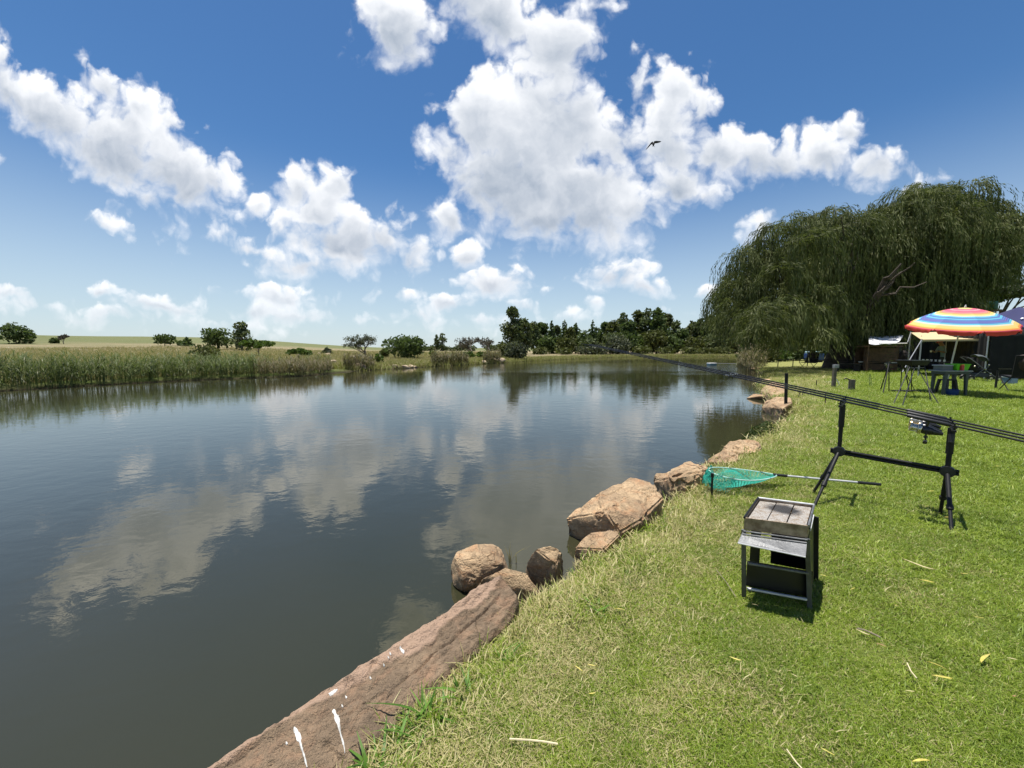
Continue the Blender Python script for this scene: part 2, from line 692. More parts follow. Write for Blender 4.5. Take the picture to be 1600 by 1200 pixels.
# ================================================================== land and water
WATER_Z = -0.40
_right = [(-14.0, -16.0), (-5.0, -4.6), (-2.7, -1.1), (-1.75, .22), (-.96, 1.12), (-.30, 1.92)]
for q in [(828, 948), (880, 926), (916, 892), (976, 866), (1045, 803), (1106, 751), (1150, 720), (1200, 692), (1238, 668), (1225, 648), (1205, 628),
          (1192, 606), (1198, 592), (1188, 581), (1172, 575), (1166, 569), (1176, 562)]:
    v = gz(*q, WATER_Z)
    _right.append((v.x, v.y))
N_RIGHT = len(_right)
_left = []
for q in [(1140, 557), (1060, 557), (980, 558), (900, 561), (835, 564), (790, 567), (740, 569.5), (690, 572), (640, 575), (600, 577.5), (560, 580), (530, 583), (480, 588),
          (400, 591), (300, 595), (200, 600), (100, 606), (0, 612), (-200, 624), (-500, 640)]:
    v = gz(*q, WATER_Z)
    _left.append((v.x, v.y))
POND = np.array(_right + _left + [(-60, 4), (-60, -30), (-20, -30)])


def shore_dist(P):
    """Signed distance to the waterline (positive on land) and whether the nearest shore is the lawn's."""
    P = np.asarray(P, float)[:, :2]
    best = np.full(len(P), 1e9)
    lawn = np.zeros(len(P), bool)
    inside = np.zeros(len(P), bool)
    n = len(POND)
    for i in range(n):
        a, b = POND[i], POND[(i + 1) % n]
        ab = b - a
        t = np.clip(((P - a) @ ab) / (ab @ ab), 0, 1)
        d = np.linalg.norm(P - (a + t[:, None] * ab), axis=1)
        m = d < best
        best = np.where(m, d, best)
        lawn = np.where(m, i < N_RIGHT - 1 or i >= n - 2, lawn)
        c = (a[1] > P[:, 1]) != (b[1] > P[:, 1])
        with np.errstate(divide='ignore', invalid='ignore'):
            xx = a[0] + (P[:, 1] - a[1]) / (b[1] - a[1]) * ab[0]
        inside ^= c & (P[:, 0] < xx)
    return np.where(inside, -best, best), lawn


def land_height(P):
    P = np.asarray(P, float)
    d, lawn = shore_dist(P)
    x, y = P[:, 0], P[:, 1]
    r = np.hypot(x, y)
    near = np.interp(d, [-4, -1.2, -.3, 0, .22, .55, 1.2, 3], [-1.6, -1.1, -.62, -.42, -.19, -.07, -.02, 0])
    q = np.stack([x, y, 0 * x], 1)
    near = near + np.where(d > .2, .012 * fbm(q * 1.1, 3) + .02 * fbm(q * .25, 2), 0)
    u = np.where(y > 3, x / np.maximum(y, 3), np.where(x < 0, -3.0, 3.0))
    L = sstep(-.22, -.80, u)
    far = np.interp(d, [-4, -1, 0, .8], [-1.6, -.8, -.42, -.25])
    far = far + np.where(d > 0, (.12 + .15 * L) * sstep(1, 11, d) + .28 * L * sstep(14, 60, d), 0)
    dd = np.maximum(d - 12, 0)
    far = far + (.004 - .001 * L) * dd + np.where(d > 80, (.004 + .034 * L) * np.minimum(d - 80, 220), 0)
    far = far + np.where(d > .5, .05 * fbm(q * .2, 3) * sstep(0, 10, d) + .6 * fbm(q * .012, 2) * sstep(60, 160, d), 0)
    return np.where(lawn, near, far), d, lawn


def ground_z(x, y):
    z, _, _ = land_height(np.array([[x, y, 0.0]]))
    return float(z[0])


def build_land():
    nr, na = 250, 520
    r = .25 * (3500 / .25) ** (np.arange(nr) / (nr - 1))
    th = np.linspace(0, 2 * np.pi, na, endpoint=False)
    X = (r[:, None] * np.cos(th)).ravel()
    Y = (r[:, None] * np.sin(th)).ravel()
    P = np.stack([X, Y, 0 * X], 1)
    z, d, lawn = land_height(P)
    P[:, 2] = z
    i, j = np.meshgrid(np.arange(nr - 1), np.arange(na), indexing='ij')
    a = i * na + j
    b = i * na + (j + 1) % na
    F = np.stack([a, a + na, b + na, b], -1).reshape(-1, 4)
    P = np.vstack([P, [[0, 0, ground_z(0.0, 0.0)]]])
    fl = lawn[F].any(1)
    deep = (d[F] < -2.5).all(1)
    # the lawn side and the field side are two sheets that share their edge
    for nm, sel, m in (('lawn', fl & ~deep, lawn_material()), ('field', ~fl & ~deep, field_material())):
        f = F[sel]
        used, inv = np.unique(f, return_inverse=True)
        me = np_mesh(nm, P[used], inv.reshape(-1, 4), [m], smooth=True)
        at = me.attributes.new('shore', 'FLOAT', 'POINT')
        at.data.foreach_set('value', d[np.minimum(used, len(d) - 1)].astype(np.float32))
        o = link(bpy.data.objects.new(nm, me))
        tag(o, kind='structure')
    cap = np_mesh('lawn', np.vstack([P[:na], P[-1:]]), [(k, (k + 1) % na, na) for k in range(na)], [lawn_material()])
    tag(link(bpy.data.objects.new('lawn', cap)), kind='structure')


DRY_N = Vector((.75, -.66))          # across the near bank, away from the water


def dry_mask(N, pos):
    """Where the turf is bleached: along the bank, and in drifting patches."""
    x, y, z = N.sep(pos)
    acr = N.m('ADD', N.m('MULTIPLY', x, DRY_N.x), N.m('MULTIPLY', y, DRY_N.y))
    bank = N.mr(acr, -1.0, 1.0, .30, -.06)
    big = N.noise(pos, .8, 4, .6)
    mid = N.noise(pos, 3.4, 5, .62)
    s = N.m('ADD', N.m('MULTIPLY', big, .55), N.m('MULTIPLY', mid, .65))
    return N.mr(N.m('ADD', s, bank), .56, .92, 0., 1.)


_lm = {}


def lawn_material():
    if 'l' in _lm:
        return _lm['l']
    m = bpy.data.materials.new('turf_soil')
    m.use_nodes = True
    N = NT(m.node_tree)
    bs = N.n['Principled BSDF']
    pos = N.new('ShaderNodeNewGeometry').outputs['Position']
    dry = dry_mask(N, pos)
    fine = N.noise(pos, 90, 5, .7)
    mid = N.noise(N.v('MULTIPLY', pos, (1, 1, 1)), 14, 4, .65)
    c = N.mix(dry, (.14, .20, .030), (.34, .31, .12))
    c = N.mix(N.mr(fine, .35, .7, .0, .75), c, (.028, .048, .008))
    c = N.mix(N.mr(mid, .35, .7, 0., .4), c, (.15, .205, .045))
    at = N.new('ShaderNodeAttribute', attribute_name='shore')
    c = N.mix(N.mr(at.outputs['Fac'], .10, .32, 1., 0.), c, (.035, .028, .018))
    N.put(bs.inputs['Base Color'], c)
    bs.inputs['Roughness'].default_value = .95
    bs.inputs['Specular IOR Level'].default_value = .1
    bp = N.new('ShaderNodeBump')
    bp.inputs['Strength'].default_value = .9
    bp.inputs['Distance'].default_value = .03
    N.put(bp.inputs['Height'], N.noise(pos, 45, 6, .72))
    N.put(bs.inputs['Normal'], bp.outputs[0])
    _lm['l'] = m
    return m


def field_material():
    m = bpy.data.materials.new('dry_veld')
    m.use_nodes = True
    N = NT(m.node_tree)
    bs = N.n['Principled BSDF']
    pos = N.new('ShaderNodeNewGeometry').outputs['Position']
    big = N.noise(N.v('MULTIPLY', pos, (.6, 1.6, 1)), .045, 5, .6)
    mid = N.noise(N.v('MULTIPLY', pos, (1, 1.6, 1)), .35, 5, .65)
    fine = N.noise(pos, 5, 5, .7)
    c = N.mix(N.mr(big, .46, .70), (.30, .240, .155), (.18, .172, .088))
    c = N.mix(N.mr(mid, .38, .66, 0., .55), c, (.29, .24, .135))
    c = N.mix(N.mr(fine, .40, .7, 0., .5), c, (.085, .085, .035))
    at = N.new('ShaderNodeAttribute', attribute_name='shore').outputs['Fac']
    green = N.m('MULTIPLY', N.mr(at, 2.0, 14.0, 1., 0.), N.mr(mid, .3, .6, .6, 1.))
    c = N.mix(green, c, (.095, .135, .030))
    far = N.mr(N.m('MULTIPLY_ADD', N.m('SUBTRACT', big, .5), 90., at), 110., 165., 0., .8)
    c = N.mix(far, c, (.105, .130, .050))
    c = N.mix(N.mr(at, .2, 1.0, 1., 0.), c, (.045, .036, .022))
    N.put(bs.inputs['Base Color'], c)
    bs.inputs['Roughness'].default_value = .95
    bs.inputs['Specular IOR Level'].default_value = .1
    bp = N.new('ShaderNodeBump')
    bp.inputs['Strength'].default_value = 1.0
    bp.inputs['Distance'].default_value = .25
    N.put(bp.inputs['Height'], fine)
    N.put(bs.inputs['Normal'], bp.outputs[0])
    return m


def build_water():
    m = bpy.data.materials.new('pond_water')
    m.use_nodes = True
    N = NT(m.node_tree)
    bs = N.n['Principled BSDF']
    pos = N.new('ShaderNodeNewGeometry').outputs['Position']
    murk = N.noise(pos, .25, 3, .5)
    N.put(bs.inputs['Base Color'], N.mix(N.mr(murk, .35, .65), (.025, .026, .013), (.032, .031, .016)))
    bs.inputs['Roughness'].default_value = .02
    bs.inputs['IOR'].default_value = 1.7
    bs.inputs['Specular Tint'].default_value = (1.0, .94, .78, 1)
    x, y, z = N.sep(pos)
    # a light breeze roughens the far middle of the pond; nearer in there are cat's paws
    paw = N.noise(N.v('MULTIPLY', pos, (.5, 1., 1.)), .16, 4, .6)
    yy = N.m('ADD', y, N.m('MULTIPLY', N.m('SUBTRACT', paw, .5), 14.))
    far = N.m('MULTIPLY', N.mr(yy, 25., 32., 0., 1., smooth=True), N.mr(yy, 44., 52., 1., 0., smooth=True))
    far = N.m('MULTIPLY', far, N.mr(x, -8., 3., 0., 1.))
    amp = N.m('ADD', N.mr(paw, .40, .66, .55, 1.25), N.m('MULTIPLY', far, 2.4))
    w1 = N.noise(N.v('MULTIPLY', pos, (1., 1.35, 1.)), 2.6, 2, .45, dist=.4)
    w2 = N.noise(N.v('ADD', N.v('MULTIPLY', pos, (1., 1.5, 1.)), (7.7, 3.1, 0.)), 9.0, 3, .5, dist=.3)
    h = N.m('ADD', N.m('MULTIPLY', w1, 1.0), N.m('MULTIPLY', w2, .36))
    bp = N.new('ShaderNodeBump')
    bp.inputs['Strength'].default_value = 1.0
    bp.inputs['Distance'].default_value = 1.0
    N.put(bp.inputs['Height'], N.m('MULTIPLY', N.m('MULTIPLY', h, amp), .0044))
    N.put(bs.inputs['Normal'], bp.outputs[0])
    c = POND.mean(0)
    V = []
    n = len(POND)
    for i in range(n):
        a, b, e = POND[i - 1], POND[i], POND[(i + 1) % n]
        t = e - a
        nr = np.array([t[1], -t[0]]) / max(1e-6, np.hypot(*t))
        p = b + nr * .6
        V.append((p[0], p[1], WATER_Z))
    bm = bmesh.new()
    vs = [bm.verts.new(v) for v in V]
    f = bm.faces.new(vs)
    f.normal_update()
    if f.normal.z < 0:
        f.normal_flip()
    bmesh.ops.triangulate(bm, faces=[f])
    me = bpy.data.meshes.new('water')
    bm.to_mesh(me)
    bm.free()
    me.materials.append(m)
    tag(link(bpy.data.objects.new('water', me)), kind='structure')


build_land()
build_water()


# ================================================================== rocks on the banks
M_rock = rock_material('sandstone', (.54, .385, .225), (.24, .162, .095), (.42, .22, .105), bump=1.2, crack=.3)
M_slab = rock_material('slab_sandstone', (.29, .205, .128), (.145, .102, .064), (.31, .185, .11), bump=1.6, scale=1.3, crack=0.)
_N = NT(M_slab.node_tree)
_b = _N.n['Principled BSDF']
_c = _b.inputs['Base Color'].links[0].from_socket
_lip = _N.new('ShaderNodeAttribute', attribute_name='lip').outputs['Fac']
_N.put(_b.inputs['Base Color'], _N.mix(_N.m('MULTIPLY', _lip, .75), _c, (.40, .27, .19)))
M_rock_far = rock_material('pale_boulder', (.52, .42, .28), (.30, .23, .15), (.42, .28, .17), bump=.6)


def ico(sub):
    bm = bmesh.new()
    bmesh.ops.create_icosphere(bm, subdivisions=sub, radius=1)
    V = np.array([v.co[:] for v in bm.verts])
    F = np.array([[v.index for v in f.verts] for f in bm.faces])
    bm.free()
    return V, F


ICO = {k: ico(k) for k in (3, 4, 5, 6)}


def rock_mesh(name, size, seed, sub=5, boxy=.55, cuts=9, rough=.06, m=None, ledges=0.0):
    rng = np.random.default_rng(seed)
    V, F = ICO[sub]
    p = np.sign(V) * np.abs(V) ** boxy
    p = p / np.maximum(1, np.abs(p).max(1, keepdims=True))
    for k in range(cuts):
        n = unit(rng.normal(size=3) * np.array([1, 1, .8]))
        o = rng.uniform(.52, .88)
        s = np.maximum(0, p @ n - o)
        p = p - s[:, None] * n * .95
    size = np.array(size)
    q = p * size / 2
    n = unit(V)
    k = 1 / max(.15, size.max())
    q = q + n * (fbm(q * 2.2 * k + seed * 3.1, 4, .55) * rough * 1.2 * size.min())[:, None]
    q = q + n * (fbm(q * 11 * k + seed, 4, .6) * rough * .45 * size.min())[:, None]
    if ledges:
        st = np.abs(((q[:, 2] + .25 * q[:, 0] * .3) / ledges + fbm(q * 3 * k, 2) * .6) % 1 - .5)
        q = q - n * (sstep(.12, .0, st) * .02 * size.min())[:, None]
    return np_mesh(name, q, F, [m or M_rock], smooth=True)


def hull_mesh(name, pts, seed, lv=4, rough=.02, m=None, sharp=24):
    """An angular stone: the convex hull of some corner points, broken up and roughened."""
    bm = bmesh.new()
    for p in pts:
        bm.verts.new(p)
    r = bmesh.ops.convex_hull(bm, input=bm.verts)
    bmesh.ops.delete(bm, geom=[g for g in r['geom_interior'] if isinstance(g, bmesh.types.BMVert)], context='VERTS')
    bmesh.ops.bevel(bm, geom=list(bm.edges), offset=rough * .9, segments=2, affect='EDGES', clamp_overlap=True)
    bmesh.ops.triangulate(bm, faces=bm.faces)
    size = max((Vector(a) - Vector(b)).length for a in pts for b in pts)
    for _ in range(8):
        lim = size / (2.2 * 2 ** (lv - 1))
        long = [e for e in bm.edges if e.calc_length() > lim]
        if not long or len(bm.faces) > 16000:
            break
        bmesh.ops.subdivide_edges(bm, edges=long, cuts=1)
        bmesh.ops.triangulate(bm, faces=[f for f in bm.faces if len(f.verts) > 3])
    bm.normal_update()
    V = np.array([v.co[:] for v in bm.verts])
    n = np.array([v.normal[:] for v in bm.verts])
    k = 1 / size
    h = fbm(V * 4.5 * k + seed * 2.3, 4, .55) * 1.5 + fbm(V * 22 * k + seed, 4, .6) * .6
    h = h - .9 * sstep(.10, .0, np.abs(fbm(V * 5 * k + seed * 5.1, 3)))          # splits
    V = V + n * (h * rough)[:, None]
    F = [tuple(v.index for v in f.verts) for f in bm.faces]
    bm.free()
    me = np_mesh(name, V, np.array(F), [m or M_rock], smooth=True)
    me.set_sharp_from_angle(angle=R(sharp))
    return me


def corner_rock(top, low, label, seed, drop=.35, lv=4, rough=.02, m=None, group='rocks along the near waterline'):
    """Stone given by its upper corners and lower corners: photo column, photo row and height of each."""
    P = [gz(*q) for q in top] + [gz(*q) for q in low]
    c = sum(P, Vector()) / len(P)
    P += [Vector((c.x + (p.x - c.x) * .9, c.y + (p.y - c.y) * .9, WATER_Z - drop)) for p in P[:len(top)]]
    o = bpy.data.objects.new('rock', hull_mesh('rock', [p - c for p in P], seed, lv, rough, m))
    o.location = c
    link(o)
    return tag(o, label, 'rock', group)


def rock(px, py, z, size, rz, seed, label, sub=5, tilt=(0, 0), group='rocks along the near waterline', m=None, name='rock', **k):
    """The rock's middle lies on the sight line through (px, py) at height z."""
    c = gz(px, py, z)
    rng = np.random.default_rng(seed)
    d = unit(rng.normal(size=(k.pop('corners', 15), 3)))
    b = k.pop('boxy', .7)
    d = np.sign(d) * np.abs(d) ** (b * .8)
    d = d / np.maximum(1, np.abs(d).max(1, keepdims=True))
    pts = d * np.array(size) / 2
    o = bpy.data.objects.new(name, hull_mesh(name, [tuple(p) for p in pts], seed, {4: 3, 5: 4, 6: 4}[sub], k.get('rough', .05) * min(size) * .9, m))
    o.location = c
    o.rotation_euler = (R(tilt[0]), R(tilt[1]), R(rz))
    link(o)
    return tag(o, label, 'rock', group)


# the long slab in the foreground: its wet edge runs from (-.92, 1.13) to (-.04, 2.14)
def build_slab():
    a, b = Vector((-1.665, .382, 0)), Vector((-.095, 2.185, 0))
    d = (b - a).normalized()
    L = (b - a).length
    nrm = Vector((d.y, -d.x, 0))                                # towards the lawn
    nu, nv = 340, 96
    V = []
    u = np.linspace(0, 1, nu)
    prof_t = np.linspace(0, 1, nv)
    # cross-section from under water over the wet edge, across the tilted face and down into the turf
    sx = np.interp(prof_t, [0, .18, .24, .30, .86, .93, 1], [.05, -.01, .0, .030, .285, .315, .30])
    sz = np.interp(prof_t, [0, .18, .24, .30, .86, .93, 1], [-.75, -.18, -.075, -.055, -.125, -.16, -.6])
    rows = []
    for i, t in enumerate(u):
        end = max(0, (t - .90) / .10)
        wid = 1.0 - .22 * sstep(.55, .92, t) - .40 * end ** 2
        q = np.zeros((nv, 3))
        sxx = sx * wid
        if end > 0:
            sxx = sxx + .07 * end ** 2
        s = t * L
        wob = .008 * math.sin(s * 2.3 + .5) + .005 * math.sin(s * 6.1)
        q[:, 0] = a.x + d.x * s + nrm.x * (sxx + wob)
        q[:, 1] = a.y + d.y * s + nrm.y * (sxx + wob)
        q[:, 2] = sz + .045 * end * (sz > -.2) - .55 * max(0, end - .88) / .12 * (sz > -.3)
        rows.append(q)
    Q = np.array(rows)
    flat = Q.reshape(-1, 3)
    loc = np.stack([(flat - np.array(a)) @ np.array(d), (flat - np.array(a)) @ np.array(nrm), flat[:, 2]], 1)
    h = .022 * fbm(loc * np.array([2.2, 4, 4]) + 5, 4, .55) + .017 * fbm(loc * np.array([9, 20, 14]), 4, .6) + .007 * fbm(loc * 45, 3, .6)
    # a bedding step: a thin upper layer that has split away along a ragged line
    line = .036 + .035 * sstep(1.2, 2.1, loc[:, 0]) + .055 * fbm(np.stack([loc[:, 0] * 4.5, 0 * loc[:, 0], 0 * loc[:, 0] + 2], 1), 4, .6) + .02 * np.sin(loc[:, 0] * 1.4)
    h = h + .008 * sstep(.012, -.006, loc[:, 1] - line) + .008 * np.abs(fbm(loc * np.array([9, 20, 9]) + 4, 3)) - .004 * sstep(.1, .0, np.abs(fbm(loc * np.array([5, 12, 5]) + 8, 3)))
    crack = np.abs(loc[:, 1] - (.20 - .09 * (loc[:, 0] - 1.4) + .035 * fbm(loc * np.array([4, .1, .1]), 3)))
    h = h - .016 * sstep(.009, .0, crack) * sstep(1.45, 1.8, loc[:, 0]) * sstep(2.36, 2.2, loc[:, 0])
    crack2 = np.abs(loc[:, 1] - (.13 + .05 * fbm(loc * np.array([3, .1, .1]) + 9, 3)))
    h = h - .008 * sstep(.006, .0, crack2) * sstep(1.3, .9, loc[:, 0])
    # chipped facets: broken plates tilted against each other
    cell = loc * np.array([3.3, 7.5, 0]) + .9 * np.stack([fbm(loc * 4 + 3, 3), fbm(loc * 4 + 31, 3), 0 * loc[:, 0]], 1)
    ci = np.floor(cell)
    cf = cell - ci - .5
    ia, ib = ci[:, 0].astype(np.int64), ci[:, 1].astype(np.int64)
    h = h + .012 * (_h(ia, ib, 5 + 0 * ia) * cf[:, 0] + _h(ia, ib, 9 + 0 * ia) * cf[:, 1]) + .005 * _h(ia, ib, 2 + 0 * ia)
    flat = flat + np.array([0, 0, 1.0]) * h[:, None] * (flat[:, 2:3] > -.3)
    i, j = np.meshgrid(np.arange(nu - 1), np.arange(nv - 1), indexing='ij')
    k = i * nv + j
    F = np.stack([k, k + nv, k + nv + 1, k + 1], -1).reshape(-1, 4)
    F = list(map(tuple, F))
    F.append(tuple((nu - 1) * nv + np.arange(nv)))
    F.append(tuple(np.arange(nv)[::-1]))
    root = thing('rock_slab', 'long flat brown sandstone slab with white bird droppings beside the lawn', 'rock', (-.5, 1.5, -.2))
    o = np.array(root.location)
    me = np_mesh('stone', flat - o, F, [M_slab], smooth=True)
    me.set_sharp_from_angle(angle=R(50))
    at = me.attributes.new('lip', 'FLOAT', 'POINT')
    at.data.foreach_set('value', (sstep(.006, -.010, loc[:, 1] - line)).astype(np.float32))
    link(bpy.data.objects.new('stone', me), root)
    from mathutils.bvhtree import BVHTree
    bvh = BVHTree.FromPolygons([Vector(p) for p in flat], F)

    # bird droppings: thin splashes that follow the stone
    wm = mat('bird_lime', (.66, .65, .61), .9, var=.35, scale=90)
    def splash(pts, wid, seed):
        rr = random.Random(seed)
        ctr = []
        for (px, py) in pts:
            x, y, up = ray(px, py)
            hit = bvh.ray_cast(Vector((0, 0, CAM_H)), Vector((x, y, up)).normalized())
            if hit[0]:
                ctr.append(hit[0])
        if len(ctr) < 2:
            return
        fine = []
        for q in range(len(ctr) - 1):
            for s in range(5):
                fine.append((ctr[q].lerp(ctr[q + 1], s / 5), wid[q] + (wid[q + 1] - wid[q]) * s / 5))
        fine.append((ctr[-1], wid[-1]))
        V, F = [], []
        for q, (p, w) in enumerate(fine):
            dd = (fine[min(q + 1, len(fine) - 1)][0] - fine[max(q - 1, 0)][0]).normalized()
            sd = dd.cross(Vector((0, 0, 1))).normalized()
            w2 = w * rr.uniform(.7, 1.25)
            for s in (-1, -.4, .4, 1):
                pt = p + sd * w2 * s
                hit = bvh.ray_cast(Vector((pt.x, pt.y, 1)), Vector((0, 0, -1)))
                zz = hit[0].z if hit[0] else pt.z
                V.append((pt.x, pt.y, zz + (.004 if abs(s) < .9 else .001)))
        for q in range(len(fine) - 1):
            for s in range(3):
                F.append((q * 4 + s, q * 4 + s + 1, q * 4 + s + 5, q * 4 + s + 4))
        mb = MB().add(V, F)
        mb.build('dropping', wm, root, smooth=True)
    splash([(460, 1137), (466, 1150), (470, 1164), (475, 1180), (480, 1200)], [.004, .0085, .003, .0028, .002], 1)
    splash([(521, 1110), (527, 1124), (531, 1142), (536, 1160), (539, 1178)], [.004, .008, .003, .0026, .0015], 2)
    splash([(514, 1086), (521, 1082), (527, 1078)], [.008, .007, .003], 3)
    splash([(625, 1011), (629, 1017), (631, 1022)], [.005, .007, .002], 4)
    for sp, (px, py) in enumerate([(541, 1090), (448, 1162), (607, 1028), (535, 1104), (579, 1060), (610, 1022), (600, 1040)]):
        splash([(px - 1, py - 2), (px, py), (px + 1, py + 2)], [.0015, .0035, .0015], 10 + sp)


build_slab()

rock(750, 890, -.33, (.42, .34, .34), 25, 3, 'rounded brown boulder standing in the pond, farthest out from the lawn', boxy=.9, corners=46, rough=.022, tilt=(6, 8))
corner_rock([(738, 925, -.30), (755, 903, -.16), (790, 889, -.12), (822, 897, -.14), (845, 928, -.24)], [(742, 938, -.40), (795, 925, -.28), (840, 945, -.34)],
            'rusty red pitted rock right behind the end of the long slab', 5, rough=.016)
corner_rock([(823, 880, -.22), (836, 858, -.10), (862, 852, -.08), (878, 860, -.10), (870, 884, -.18)], [(820, 903, -.40), (862, 912, -.40), (880, 890, -.40)],
            'squarish tan stone standing alone in the water near the bank', 8, rough=.010)
corner_rock([(897, 856, -.20), (920, 833, -.10), (954, 828, -.06), (968, 835, -.06), (944, 859, -.12)], [(900, 876, -.36), (930, 872, -.30), (962, 850, -.26)],
            'flat grey brown rock below the big boulder at the lawn edge', 11, rough=.010)
corner_rock([(884, 811, -.26), (935, 771, -.04), (984, 746, .07), (1021, 752, .06), (1037, 777, -.02), (1002, 813, -.09), (968, 832, -.16), (946, 800, -.04)], [(893, 832, -.42), (930, 842, -.40), (963, 846, -.34)],
            'big angular sandstone boulder leaning into the pond, largest after the slab', 21, lv=5, rough=.017)
corner_rock([(1023, 752, -.20), (1042, 737, -.08), (1078, 719, .04), (1096, 726, .06), (1116, 733, .03), (1108, 748, -.06), (1075, 762, -.12), (1050, 745, -.02)], [(1022, 766, -.40), (1045, 773, -.32), (1085, 768, -.22)],
            'reddish craggy rock between the big boulder and the landing net', 14, lv=5, rough=.026)
rock(1040, 754, -.34, (.26, .26, .24), 10, 15, 'small dark wet rock at the water side of the reddish rock', boxy=.7)
corner_rock([(1098, 722, -.24), (1120, 707, -.08), (1140, 699, .0), (1153, 706, .0), (1152, 722, -.08), (1128, 726, -.14)], [(1100, 730, -.40), (1125, 733, -.34), (1150, 728, -.24)],
            'brown split rock just beyond the landing net', 17, rough=.024)
corner_rock([(1128, 698, -.10), (1143, 689, -.01), (1160, 686, .03), (1183, 688, .02), (1191, 697, -.03), (1184, 708, -.08), (1150, 710, -.10)], [(1135, 708, -.25), (1165, 716, -.25), (1188, 708, -.22)],
            'pale yellowish flat topped rock beside the dark water weeds', 19, rough=.022)
rock(1229, 662, -.20, (.44, .20, .16), 55, 23, 'small tan rock at the edge of the water weeds', boxy=.6, sub=4)
rock(1243, 657, -.16, (.30, .18, .14), 40, 24, 'small pinkish rock half under the lawn edge', boxy=.6, cuts=9, sub=4)
corner_rock([(1190, 636, -.28), (1196, 626, -.12), (1214, 619, -.02), (1234, 622, .02), (1238, 629, -.02), (1224, 638, -.12)], [(1192, 643, -.40), (1210, 646, -.36), (1230, 642, -.26)],
            'smooth orange tan boulder in front of the black marker post', 27, rough=.03)
rock(1228, 646, -.34, (.6, .35, .22), 30, 28, 'low dark rock at the waterline under the orange tan boulder', boxy=.7, sub=4)
corner_rock([(1188, 612, -.22), (1194, 602, -.02), (1206, 596, .10), (1224, 599, .12), (1231, 605, .08), (1228, 616, -.06), (1206, 618, -.14)], [(1190, 620, -.40), (1210, 624, -.36), (1228, 621, -.24)],
            'tall pinkish boulder right beside the black marker post', 31, rough=.036)
rock(1184, 621, -.34, (.72, .46, .22), 4, 33, 'flat pink rock lying in the water left of the pinkish boulders', boxy=.7, rough=.06, sub=4)
rock(1208, 599, -.25, (1.3, .8, .45), 30, 35, 'pinkish rock partly hidden behind the fishing rods at the shore', boxy=.6, cuts=9, sub=4)
rock(1206, 580, -.28, (1.1, .6, .42), 15, 37, 'small orange rock on the bend of the shore near the willow shade', boxy=.6, cuts=9, sub=4)
rock(1180, 577, -.32, (.9, .5, .3), 10, 38, 'low brown rock at the foot of the shore reeds', boxy=.7, cuts=8, sub=4)

# pale boulders on the far bank
for k, (px, py, sx, lab) in enumerate([
        (564, 573, 1.4, 'large pale boulder alone on the green far bank'),
        (616, 573, .9, 'single pale boulder left of the row below the round tree'),
        (623, 574, .7, 'small pale stone next in the row below the round tree'),
        (633, 574, 1.1, 'broad flat pale boulder in the row below the round tree'),
        (641, 573, 1.0, 'tallest pale boulder in the row below the round tree'),
        (649, 574, .8, 'last pale boulder of the row below the round tree'),
        (519, 566, 1.2, 'pale stone lying in the dry grass behind the reeds'),
        (511, 554, 1.6, 'brownish stone up in the dry field'), (487, 552, 2.0, 'long brown boulder up in the dry field'),
        (498, 553, 1.4, 'brown boulder beside the long one in the dry field'),
        (555, 560, 1.2, 'small brown stone under the bare tree'),
        (757, 566, 1.2, 'yellowish rock at the water by the bare bushes'), (772, 563, 1.6, 'pale rock heap stone left of the grey green bush'),
        (783, 564, 1.7, 'pale rock at the water right under the grey green bush')]):
    # stand it where the sight line meets the far bank
    for Y in np.linspace(20, 140, 700):
        p = gy(px, py, Y)
        if p.z <= ground_z(p.x, p.y) + .12 * sx:
            break
    o = bpy.data.objects.new('boulder', rock_mesh('boulder', (sx * .8, sx * .55, sx * .42), 50 + k, 3, m=M_rock_far, boxy=.6, cuts=8))
    o.location = p
    o.rotation_euler = (0, 0, k * 1.3)
    link(o)
    tag(o, lab, 'rock', 'pale boulders on the far bank')


# ================================================================== trees
M_bark = mat('bark', (.085, .068, .052), .95, var=.5, scale=6, bump=.6, bscale=25)
M_bark_pale = mat('pale_bark', (.22, .19, .155), .9, var=.5, scale=3, bump=.4, bscale=20)
L_dark = leaf_mat('dark_leaf', (.042, .064, .022), (.100, .136, .046), .27)
L_euc = leaf_mat('eucalypt_leaf', (.046, .066, .028), (.116, .140, .060), .27, c3=(.11, .115, .06), f3=.15)
L_olive = leaf_mat('olive_leaf', (.045, .056, .018), (.105, .115, .040), .28)
L_mid = leaf_mat('green_leaf', (.034, .062, .012), (.085, .130, .026), .32)
L_grey = leaf_mat('grey_green_leaf', (.050, .060, .038), (.115, .125, .080), .25)
L_twig = leaf_mat('twig_leaf', (.065, .058, .046), (.125, .115, .090), .15)
L_gold = leaf_mat('ochre_leaf', (.13, .11, .035), (.20, .17, .06), .3)


def crown_leaves(blobs, n, ls, seed, flat=.0, up=.25, down=0.):
    """Leaf clumps over the shells of many small ellipsoids."""
    rng = np.random.default_rng(seed)
    B = np.array(blobs)
    area = (B[:, 3] * B[:, 4] + B[:, 5] * B[:, 4])
    pick = rng.choice(len(B), n, p=area / area.sum())
    d = unit(rng.normal(size=(n, 3)) + np.array([0, 0, up]))
    rr = rng.uniform(.55, 1.0, n) ** .6
    rr = rr * (1 + .22 * vnoise(d * 2.5 + pick[:, None] * 3.7))
    P = B[pick, :3] + d * B[pick, 3:6] * rr[:, None]
    D = unit(rng.normal(size=(n, 3)) * np.array([1, 1, 1 - flat]) + d * .6 + np.array([0, 0, -down]))
    L = ls * rng.uniform(.6, 1.5, n)
    return leaf_quads(P, D, L, L * rng.uniform(.45, .75, n), rng)


